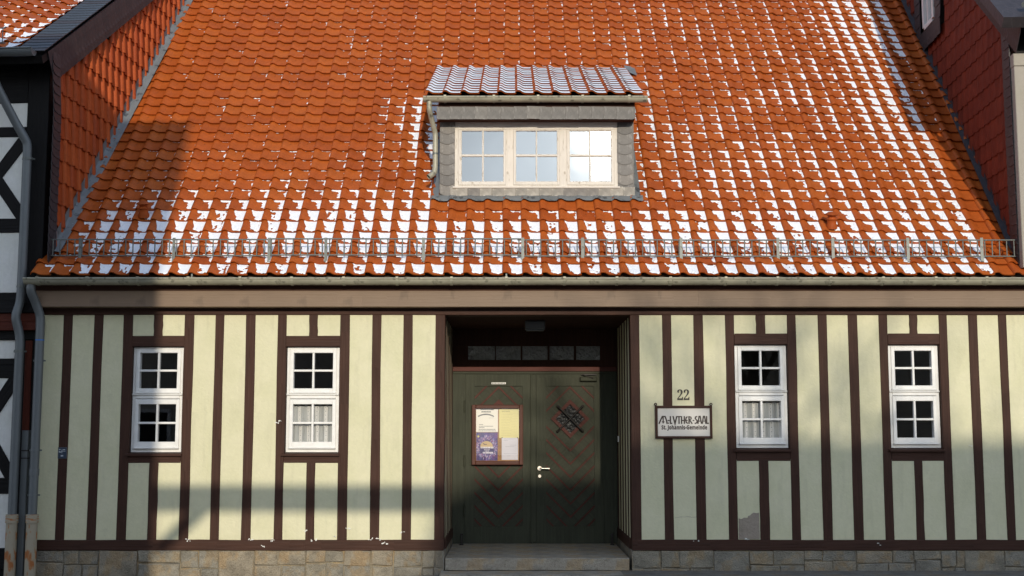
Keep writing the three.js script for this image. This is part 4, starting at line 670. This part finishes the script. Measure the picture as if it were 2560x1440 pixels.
{ // ---------- right: red tile-hung wall with a slate-framed window
  const H = thing('neighbour_house_001', 'neighbouring house with dark red tile-hung side wall, right edge', 'house', 5.53, 0, 0);
  H.rotation.y = -Math.atan(0.0488);
  const nX = V(-1, 0, 0), slope = 0.80, vz = (z) => 6.42 + (-0.1 - z) * slope;
  const b = new Soup(); b.quad(V(0.04, 2.9, 0.02), V(0.04, 2.9, -7.5), V(0.04, vz(-7.5) - 0.05, -7.5), V(0.04, vz(0.02) - 0.05, 0.02)).quad(V(0.04, 3.0, 0.02), V(4, 3.0, 0.02), V(4, 6.3, 0.02), V(0.04, 6.3, 0.02)).quad(V(4, 0, 0.02), V(4, 0, -7.5), V(4, vz(-7.5), -7.5), V(4, 6.3, 0.02)).quad(V(0.2, 0, 0.0), V(4, 0, 0.0), V(4, 3.1, 0.0), V(0.2, 3.1, 0.0)).quad(V(0.04, 2.9, -7.5), V(4, 2.9, -7.5), V(4, vz(-7.5), -7.5), V(0.04, vz(-7.5), -7.5));
  mesh('wall', b.geo(), M.timberBlack, H);
  const hang = new THREE.Group(); hang.name = 'tile_hung_wall'; H.add(hang);
  const U = V(0, 0, 1), S = V(0, 1, 0), wz0 = -3.62, wz1 = -2.42, wy0 = 6.86; // the window's place
  const list = [];
  for (let k = 0; k < 32; k++) for (let i = 0; i < 24; i++) {
    const y = 3.30 + k * 0.215, z = -0.37 - i * 0.2;
    if (y + 0.21 < 3.50 + (-z - 0.45) * 1.035 - 0.22 || y > vz(z + 0.1) - 0.36) continue;
    if (z > wz0 - 0.1 && z < wz1 - 0.1 && y > wy0 - 0.05) continue;
    list.push([y, z]);
  }
  for (const [y, z] of list.slice(0, 300)) tileMesh('wall_tile', jitterTile(basis(V(0.012, y, z), U, S, nX), 0.6), hang, WALL_TILES_B, [M.redTile0, M.redTile1]);
  const trim = new THREE.Group(); trim.name = 'slate_trim'; H.add(trim);
  const cs = plate(0.24, 0.16, 0.05), vs = plate(0.12, 0.32, 0.05);
  for (let k = 0; k < 24; k++) slateAt(cs, basis(V(-0.040, 3.45 + k * 0.11, -0.17), U, S, nX).multiply(new THREE.Matrix4().makeRotationX(-0.06)), trim);
  const va = Math.atan(slope), vd = V(0, Math.sin(va), -Math.cos(va)), vn = V(0, Math.cos(va), Math.sin(va)), vf = vd.clone().negate();
  for (let k = -6; k < 52; k++) { const o = V(-0.044, 6.42, -0.1).addScaledVector(vd, k * 0.1).addScaledVector(vn, -0.30); slateAt(vs, basis(o, vf, vn, nX).multiply(new THREE.Matrix4().makeRotationY(0.1)), trim); }
  const dk = new Soup(), q = (x, k, h) => V(x, 6.42, -0.1).addScaledVector(vd, k).addScaledVector(vn, h);
  for (const h of [0.0, 0.12]) dk.quad(q(-0.25, -0.75, h), q(4, -0.75, h), q(4, 6.5, h), q(-0.25, 6.5, h)); dk.quad(q(-0.25, -0.75, 0), q(4, -0.75, 0), q(4, -0.75, 0.12), q(-0.25, -0.75, 0.12)).quad(q(-0.25, -0.75, 0), q(-0.25, 6.5, 0), q(-0.25, 6.5, 0.12), q(-0.25, -0.75, 0.12));
  mesh('roof', dk.geo(), M.slateDark, H);
  const g = halfGutter(-0.02, 3, 6.23, 0.52, 0.065), gu = mesh('gutter', g.body, M.zinc, H); mesh('bead', g.bead, M.zinc, gu);
  // pale corner board at the street front
  mesh('corner_board', chamfer(-0.03, 0.09, 3.40, 5.62, 0.03, 0.17, 0.006), M.sand, H); mesh('corner_board_cap', chamfer(-0.035, 0.095, 5.621, 5.76, 0.03, 0.18, 0.006), M.sand, H);
  mesh('edge_post', timber(0.10, 0.3, 3.4, 5.76, 0.02, 0.10), M.timberRed, H);
  // window in the side wall
  const wn = new Soup(); wn.box(-0.06, 0.03, wy0 + 0.28, 8.4, wz0 + 0.40, wz0 + 0.47).box(-0.06, 0.03, wy0 + 0.28, 8.4, wz1 - 0.35, wz1 - 0.28).box(-0.06, 0.03, wy0 + 0.24, wy0 + 0.30, wz0 + 0.47, wz1 - 0.35).box(-0.055, 0.03, wy0 + 0.30, 8.4, -3.0, -2.96);
  const w = mesh('side_window', wn.geo(), M.white, H);
  mesh('pane', new Soup().quad(V(-0.02, wy0 + 0.3, wz0 + 0.47), V(-0.02, wy0 + 0.3, wz1 - 0.35), V(-0.02, 8.4, wz1 - 0.35), V(-0.02, 8.4, wz0 + 0.47)).geo(), M.glass, w, false);
  const sp = plate(0.17, 0.26, 0.04);
  for (let i = 0; i < 8; i++) slateAt(sp, basis(V(-0.05, wy0 - 0.02 + jit(0.006), wz0 - 0.02 + i * 0.145), U, S, nX).multiply(new THREE.Matrix4().makeRotationY(0.05)), w);
  for (let k = 0; k < 8; k++) for (const z of [wz0 - 0.02, wz1 - 0.26]) slateAt(plate(0.27, 0.24, 0.05), basis(V(-0.048, wy0 + 0.2 + k * 0.17, z), U, S, nX).multiply(new THREE.Matrix4().makeRotationX(-0.05)), w);
}

// ================================================================ things on the front
const font = await new FontLoader().loadAsync('fonts/droid/droid_serif_bold.typeface.json');
{ // house number
  const n = thing('house_number', 'dark raised house number 22 on the cream panel right of the door', 'house number', 1.838, 1.985, -0.004);
  for (const [i, x] of [[0, -0.066], [1, 0.003]]) { const g = new TextGeometry('2', { font, size: 0.112, depth: 0.008, curveSegments: 5, bevelEnabled: false }); g.scale(0.82, 1, 1); mesh('digit', g, M.iron, n).position.set(x, 0, 0); }
}
{ // hanging name board
  const n = thing('name_board', 'white lettered name board in brown frame below the house number', 'sign', 1.838, 1.748, 0.012);
  const w = 0.305, h = 0.175, t = 0.026, f = new Soup();
  const fr = mesh('frame', mergeGeometries([chamfer(-w, -w + t, -h, h, 0, 0.032), chamfer(w - t, w, -h, h, 0, 0.032), chamfer(-w + t, w - t, h - t, h, 0, 0.031, 0.004, true), chamfer(-w + t, w - t, -h, -h + t, 0, 0.031, 0.004, true)]), M.timber, n);
  for (const x of [-w + 0.006, w - 0.010]) { const r = new THREE.TorusGeometry(0.012, 0.005, 6, 12); r.translate(x, h + 0.014, 0.014); mesh('eyelet', r, M.timber, n); }
  const c = document.createElement('canvas'); c.width = 1024; c.height = 560; const g = c.getContext('2d');
  g.fillStyle = '#cfcac2'; g.fillRect(0, 0, 1024, 560);
  for (let i = 0; i < 700; i++) { g.fillStyle = `rgba(120,110,95,${0.02 + 0.05 * rnd()})`; g.fillRect(rnd() * 1024, rnd() * 560, 2 + rnd() * 14, 1 + rnd() * 3); }
  g.strokeStyle = g.fillStyle = '#2a1a13'; g.lineCap = 'butt'; g.lineJoin = 'miter';
  const y0 = 160, y1 = 316, P = (lw, ...pts) => { g.lineWidth = lw * 1.15; g.beginPath(); pts.forEach(([x, y], i) => i ? g.lineTo(x, lerp(y0, y1, y)) : g.moveTo(x, lerp(y0, y1, y))); g.stroke(); };
  P(25, [24, 1], [92, 0.06], [148, 0.06], [176, 0.6], [184, 1]); P(22, [108, 0.06], [108, 0.94]); P(15, [78, 0.74], [138, 0.74]); // the arched first letter with a cross
  P(22, [196, 0.57], [234, 0.57]); g.fillRect(198, 288, 24, 26);
  P(24, [250, 0], [250, 0.93], [286, 0.93]); P(24, [302, 0], [340, 0.97], [378, 0]); P(22, [384, 0.07], [456, 0.07]); P(24, [420, 0], [420, 1]);
  P(24, [470, 0], [470, 1]); P(24, [524, 0], [524, 1]); P(20, [460, 0.56], [590, 0.56]);
  P(23, [588, 0.06], [562, 0.2], [552, 0.5], [562, 0.82], [594, 0.94]); P(24, [616, 0], [616, 1]); P(20, [616, 0.07], [655, 0.14], [660, 0.34], [616, 0.5]); P(23, [630, 0.5], [678, 1]);
  P(20, [686, 0.57], [720, 0.57]);
  P(23, [780, 0.05], [744, 0.12], [738, 0.3], [776, 0.6], [768, 0.86], [726, 0.96]); P(23, [790, 1], [814, 0.04], [836, 0.04], [860, 1]); P(17, [800, 0.64], [850, 0.64]); P(23, [876, 1], [900, 0.04], [922, 0.04], [946, 1]); P(17, [886, 0.64], [936, 0.64]); P(24, [962, 0], [962, 0.93], [1006, 0.93]);
  g.font = 'bold 112px sans-serif'; const tw = g.measureText('St. Johannis-Gemeinde').width; g.save(); g.translate(72, 426); g.scale(900 / tw, 1.0); g.lineWidth = 7; g.strokeText('St. Johannis-Gemeinde', 0, 0); g.fillText('St. Johannis-Gemeinde', 0, 0); g.restore();
  const tx = new THREE.CanvasTexture(c); tx.colorSpace = THREE.SRGBColorSpace;
  const s = new Soup(), a = w - t, b = h - t; s.quad(V(-a, -b, 0.016), V(a, -b, 0.016), V(a, b, 0.016), V(-a, b, 0.016), [0, 0], [1, 0], [1, 1], [0, 1]);
  mesh('painted_panel', s.geo(), new THREE.MeshStandardMaterial({ name: 'namePanel', map: tx, roughness: 0.55 }), n); mesh('panel_back', boxG(-a, a, -b, b, 0.001, 0.014), M.timber, n);
}
{ // small enamel plate on a post, far left
  const n = thing('utility_plate', 'small dark blue marker plate on a post at the far left', 'sign', -4.807, 1.42, 0.002);
  const c = document.createElement('canvas'); c.width = 128; c.height = 160; const g = c.getContext('2d'); g.fillStyle = '#2c3a4d'; g.fillRect(0, 0, 128, 160); g.fillStyle = '#c9cdd0'; g.fillRect(10, 22, 26, 12); g.fillRect(10, 48, 12, 26); g.fillRect(26, 60, 22, 12); g.fillRect(56, 22, 6, 62); g.fillRect(44, 50, 70, 6); g.fillRect(74, 26, 34, 10); g.fillRect(44, 112, 16, 20); g.fillRect(66, 112, 14, 20);
  const tx = new THREE.CanvasTexture(c); tx.colorSpace = THREE.SRGBColorSpace;
  mesh('plate', chamfer(-0.047, 0.047, -0.06, 0.06, 0, 0.006, 0.002), M.grey, n); mesh('print', new Soup().quad(V(-0.044, -0.057, 0.0066), V(0.044, -0.057, 0.0066), V(0.044, 0.057, 0.0066), V(-0.044, 0.057, 0.0066), [0, 0], [1, 0], [1, 1], [0, 1]).geo(), new THREE.MeshStandardMaterial({ name: 'markerPlate', map: tx, roughness: 0.4 }), n);
}
{ // notice board hung on the left door leaf
  const n = thing('notice_board', 'framed notice board with papers hanging on the left door leaf', 'notice board', -0.176, 1.615, ZD + 0.03);
  const w = 0.311, h = 0.362, t = 0.048;
  mesh('frame', mergeGeometries([chamfer(-w, -w + t, -h, h, -0.012, 0.05, 0.007), chamfer(w - t, w, -h, h, -0.012, 0.05, 0.007), chamfer(-w + t, w - t, h - t, h, -0.012, 0.049, 0.007, true), chamfer(-w + t, w - t, -h, -h + t, -0.012, 0.049, 0.007, true)]), M.boardFrame, n);
  box('cork_panel', -w + t, w - t, -h + t, h - t, -0.01, 0.008, M.cork, n);
  const paper = (name, x0, x1, y0, y1, z, W, Hh, draw, label) => { const c = document.createElement('canvas'); c.width = W; c.height = Hh; const g = c.getContext('2d'); draw(g, W, Hh); const tx = new THREE.CanvasTexture(c); tx.colorSpace = THREE.SRGBColorSpace; const s = new Soup(), N = 6, Z = (i) => z + 0.0016 * Math.sin(i * 1.3 + x0 * 9); for (let i = 0; i < N; i++) { const a = i / N, b = (i + 1) / N; s.quad(V(lerp(x0, x1, a), y0, Z(i)), V(lerp(x0, x1, b), y0, Z(i + 1)), V(lerp(x0, x1, b), y1, Z(i + 1)), V(lerp(x0, x1, a), y1, Z(i)), [a, 0], [b, 0], [b, 1], [a, 1]); } const m = mesh(name, toCreasedNormals(s.geo(), 1), new THREE.MeshStandardMaterial({ name, map: tx, roughness: 0.8, side: THREE.DoubleSide }), n); m.userData.label = label; };
  const dashes = (g, x, y, len, hgt, col, seed) => { g.fillStyle = col; let p = x, k = 0; while (p < x + len) { const l = 4 + 12 * hash(seed, k++, 5); g.fillRect(p, y, Math.min(l, x + len - p), hgt); p += l + 3; } };
  const xa = -w + t, xm = 0.006, xb = w - t, ya = -h + t, yb = h - t;
  paper('notice', xa + 0.004, xm, 0.033, yb - 0.002, 0.012, 300, 300, (g, W, Hh) => { g.fillStyle = '#efe9dd'; g.fillRect(0, 0, W, Hh); dashes(g, 60, 2, 180, 13, '#2a2a2a', 1); dashes(g, 72, 32, 130, 13, '#2a2a2a', 2); for (let i = 0; i < 24; i++) { const a = -1 + i / 11.5; g.fillStyle = '#2a2a2a'; g.fillRect(135 + a * 105 - 4, 62 + 26 * a * a, 7, 17); } dashes(g, 180, 116, 60, 3, '#777', 3); dashes(g, 40, 200, 55, 6, '#444', 4); dashes(g, 36, 222, 200, 6, '#444', 5); dashes(g, 40, 240, 75, 6, '#444', 6); dashes(g, 36, 262, 230, 7, '#333', 7); dashes(g, 34, 282, 240, 6, '#444', 8); }, 'white notice with black heading');
  paper('poster', xa + 0.006, xm - 0.004, ya + 0.004, 0.028, 0.0125, 300, 384, (g, W, Hh) => {
    g.fillStyle = '#4b3f6e'; g.fillRect(0, 0, W, Hh); for (let i = 0; i < 260; i++) { g.fillStyle = `rgba(${90 + 60 * rnd() | 0},${70 + 50 * rnd() | 0},${120 + 60 * rnd() | 0},0.25)`; g.beginPath(); g.arc(rnd() * W, rnd() * Hh, 8 + 22 * rnd(), 0, 6.3); g.fill(); }
    const cols = ['#cdbfd6', '#c88da0', '#9d92c4', '#d7cfe0', '#b06f8f', '#8fa0cf']; for (let i = 0; i < 150; i++) { const a = i / 150 * 6.283, r = 92 + 52 * hash(i, 2), l = 14 + 22 * hash(i, 3); g.strokeStyle = cols[i % 6]; g.lineWidth = 3 + 4 * hash(i, 4); g.beginPath(); g.moveTo(150 + Math.cos(a) * r * 0.95, 205 + Math.sin(a) * r); g.lineTo(150 + Math.cos(a) * (r + l) * 0.95, 205 + Math.sin(a) * (r + l)); g.stroke(); }
    g.fillStyle = '#cdb183'; g.beginPath(); g.ellipse(145, 190, 88, 72, 0, 0, 6.3); g.fill(); g.fillStyle = '#5a4a58'; g.fillRect(95, 150, 18, 10); g.fillRect(108, 160, 40, 9); g.fillStyle = '#4b3f6e'; g.fillRect(50, 205, 200, 80); for (const [y, x, l, hh] of [[195, 62, 180, 24], [232, 110, 80, 9], [250, 120, 60, 9], [266, 92, 146, 22]]) dashes(g, x, y, l, hh, '#ece6ea', y); g.fillStyle = '#d8cf6a'; g.beginPath(); for (let i = 0; i < 10; i++) { const a = i * 0.628, r = i % 2 ? 9 : 24; g.lineTo(28 + Math.cos(a) * r, 54 + Math.sin(a) * r); } g.fill(); }, 'purple poster with a ring of coloured strokes');
  paper('notice', xm + 0.014, xb - 0.002, -0.04, yb - 0.002, 0.012, 260, 384, (g, W, Hh) => { g.fillStyle = '#e3d894'; g.fillRect(0, 0, W, Hh); dashes(g, 34, 28, 110, 8, '#a79c62', 11); for (let i = 0; i < 15; i++) { dashes(g, 30, 52 + i * 21, 100 + 60 * hash(i, 9), 3, '#b8ac70', 12 + i); dashes(g, 150, 60 + i * 21, 90, 2, '#bdb276', 42 + i); } }, 'yellow notice covered in fine print');
  paper('notice', xm + 0.045, xb - 0.014, ya + 0.012, -0.036, 0.0135, 200, 280, (g, W, Hh) => { g.fillStyle = '#dbd7df'; g.fillRect(0, 0, W, Hh); for (const [y, x, l] of [[12, 30, 140], [34, 24, 50], [92, 100, 80], [110, 44, 110], [200, 24, 160], [228, 70, 40]]) dashes(g, x, y, l, 4, '#a9a5b0', y); }, 'pale notice pinned below the yellow one');
  for (const [x, y] of [[xm + 0.05, -0.035], [xb - 0.02, -0.037]]) mesh('pin', cyl(0.006, 0.008, x, y, 0.018, 'z', 8), M.iron, n);
  mesh('front_glass', new Soup().quad(V(xa, ya, 0.034), V(xb, ya, 0.034), V(xb, yb, 0.034), V(xa, yb, 0.034)).geo(), M.glass, n, false);
}
{ // lamp under the porch ceiling, not lit
  const n = thing('porch_lamp', 'small flat box lamp under the porch ceiling above the door', 'lamp', 0.262, 2.905, -0.75);
  mesh('housing', chamfer(-0.115, 0.115, -0.10, -0.002, -0.07, 0.05, 0.012), M.grey, n); mesh('diffuser', chamfer(-0.10, 0.10, -0.115, -0.101, -0.06, 0.04, 0.004), M.zincPipe, n);
}

// ================================================================ across the street, behind the camera: what shades the front
function streetHouse(name, label, x0, x1, z0, z1, eave, ridge, floors, bays) {
  const H = thing(name, label, 'house', (x0 + x1) / 2, 0, (z0 + z1) / 2, 'houses across the street'), a = (x1 - x0) / 2, d = (z1 - z0) / 2;
  const w = new Soup(); w.box(-a, a, -0.2, eave, -d, d); for (const x of [-a, a]) w.tri(V(x, eave, -d), V(x, eave, d), V(x, ridge - 0.02, 0));
  mesh('wall', w.geo(), M.houseWall, H);
  const r = new Soup(), o = 0.25, hy = (ridge - eave) / d * o; r.quad(V(-a, eave - hy, -d - o), V(a, eave - hy, -d - o), V(a, ridge, 0), V(-a, ridge, 0)).quad(V(-a, eave - hy, d + o), V(a, eave - hy, d + o), V(a, ridge, 0), V(-a, ridge, 0));
  mesh('roof', r.geo(), M.tile4, H);
  for (let f = 0; f < floors; f++) for (let i = 0; i < bays; i++) { const x = lerp(-a, a, (i + 0.5) / bays), y = 0.9 + f * (eave - 0.6) / floors; const wn = mesh('window', new Soup().box(x - 0.5, x + 0.5, y, y + 1.3, -d - 0.05, -d + 0.02).geo(), M.white, H); mesh('pane', boxG(x - 0.42, x + 0.42, y + 0.08, y + 1.22, -d - 0.06, -d - 0.04), M.dark, wn); }
  return H;
}
{
  const tall = streetHouse('street_house', 'tall house across the street that shades the left of the front', -14, -2.13, 14.6, 15.4, 9.66, 9.72, 3, 5);
  const arm = thing('sign_arm', 'timber arm with a brace projecting from the tall house across the street', 'bracket', -2.11, 4.28, 14.5);
  mesh('arm', timber(-0.4, 4.6, 0.16, 0.40, -0.1, 0.1, true), M.timber, arm);
  const bg = timber(-0.07, 0.07, 0, 0.66, -0.06, 0.06); bg.rotateZ(-0.82); bg.translate(0.02, -0.26, 0); mesh('brace', bg, M.timber, arm);
  streetHouse('street_house_001', 'long lower house across the street opposite the door', 3.3, 24, 30, 39, 9.05, 9.9, 3, 8);
  // bare tree before it
  const T = thing('bare_tree', 'leafless tree across the street in front of the long house', 'tree', 7.6, 0, 27, 'street trees');
  const R = mulberry(77), gs = [], grow = (p, d, len, r, lv) => {
    const e = p.clone().addScaledVector(d, len); gs.push([p, e, r, r * 0.68, lv]);
    if (lv > 6) return; const n = lv < 2 ? 4 : lv < 5 ? 3 : 2;
    for (let i = 0; i < n; i++) { const nd = d.clone().add(V(R() - 0.5, (R() - 0.42) * 0.9, R() - 0.5).multiplyScalar(lv < 1 ? 1.5 : 1.6)).normalize(); const st = p.clone().lerp(e, i === 0 ? 1 : 0.45 + 0.55 * R()); grow(st, nd, len * (0.62 + 0.2 * R()), r * 0.6, lv + 1); }
  };
  grow(V(0, 0, 0), V(0.02, 1, 0).normalize(), 3.6, 0.2, 0);
  const bs = new Soup(), tw = new Soup();
  for (const [p, e, r0, r1, lv] of gs) {
    if (e.y + p.y > 20.2) continue;
    const d = e.clone().sub(p).normalize(), u = V(d.y + 0.1, -d.x, d.z * 0.3).cross(d).normalize(), v = d.clone().cross(u), K = lv < 3 ? 7 : 3, S = lv < 3 ? bs : tw, rA = Math.max(r0, 0.013), rB = Math.max(r1, 0.011);
    for (let i = 0; i < K; i++) { const c = (q, r, k) => q.clone().addScaledVector(u, Math.cos(k / K * 6.283) * r).addScaledVector(v, Math.sin(k / K * 6.283) * r); S.quad(c(p, rA, i), c(p, rA, i + 1), c(e, rB, i + 1), c(e, rB, i)); }
  }
  mesh('trunk', bs.geo(), M.bark, T); mesh('crown', tw.geo(), M.bark, T);
}
renderer.render(scene, camera);
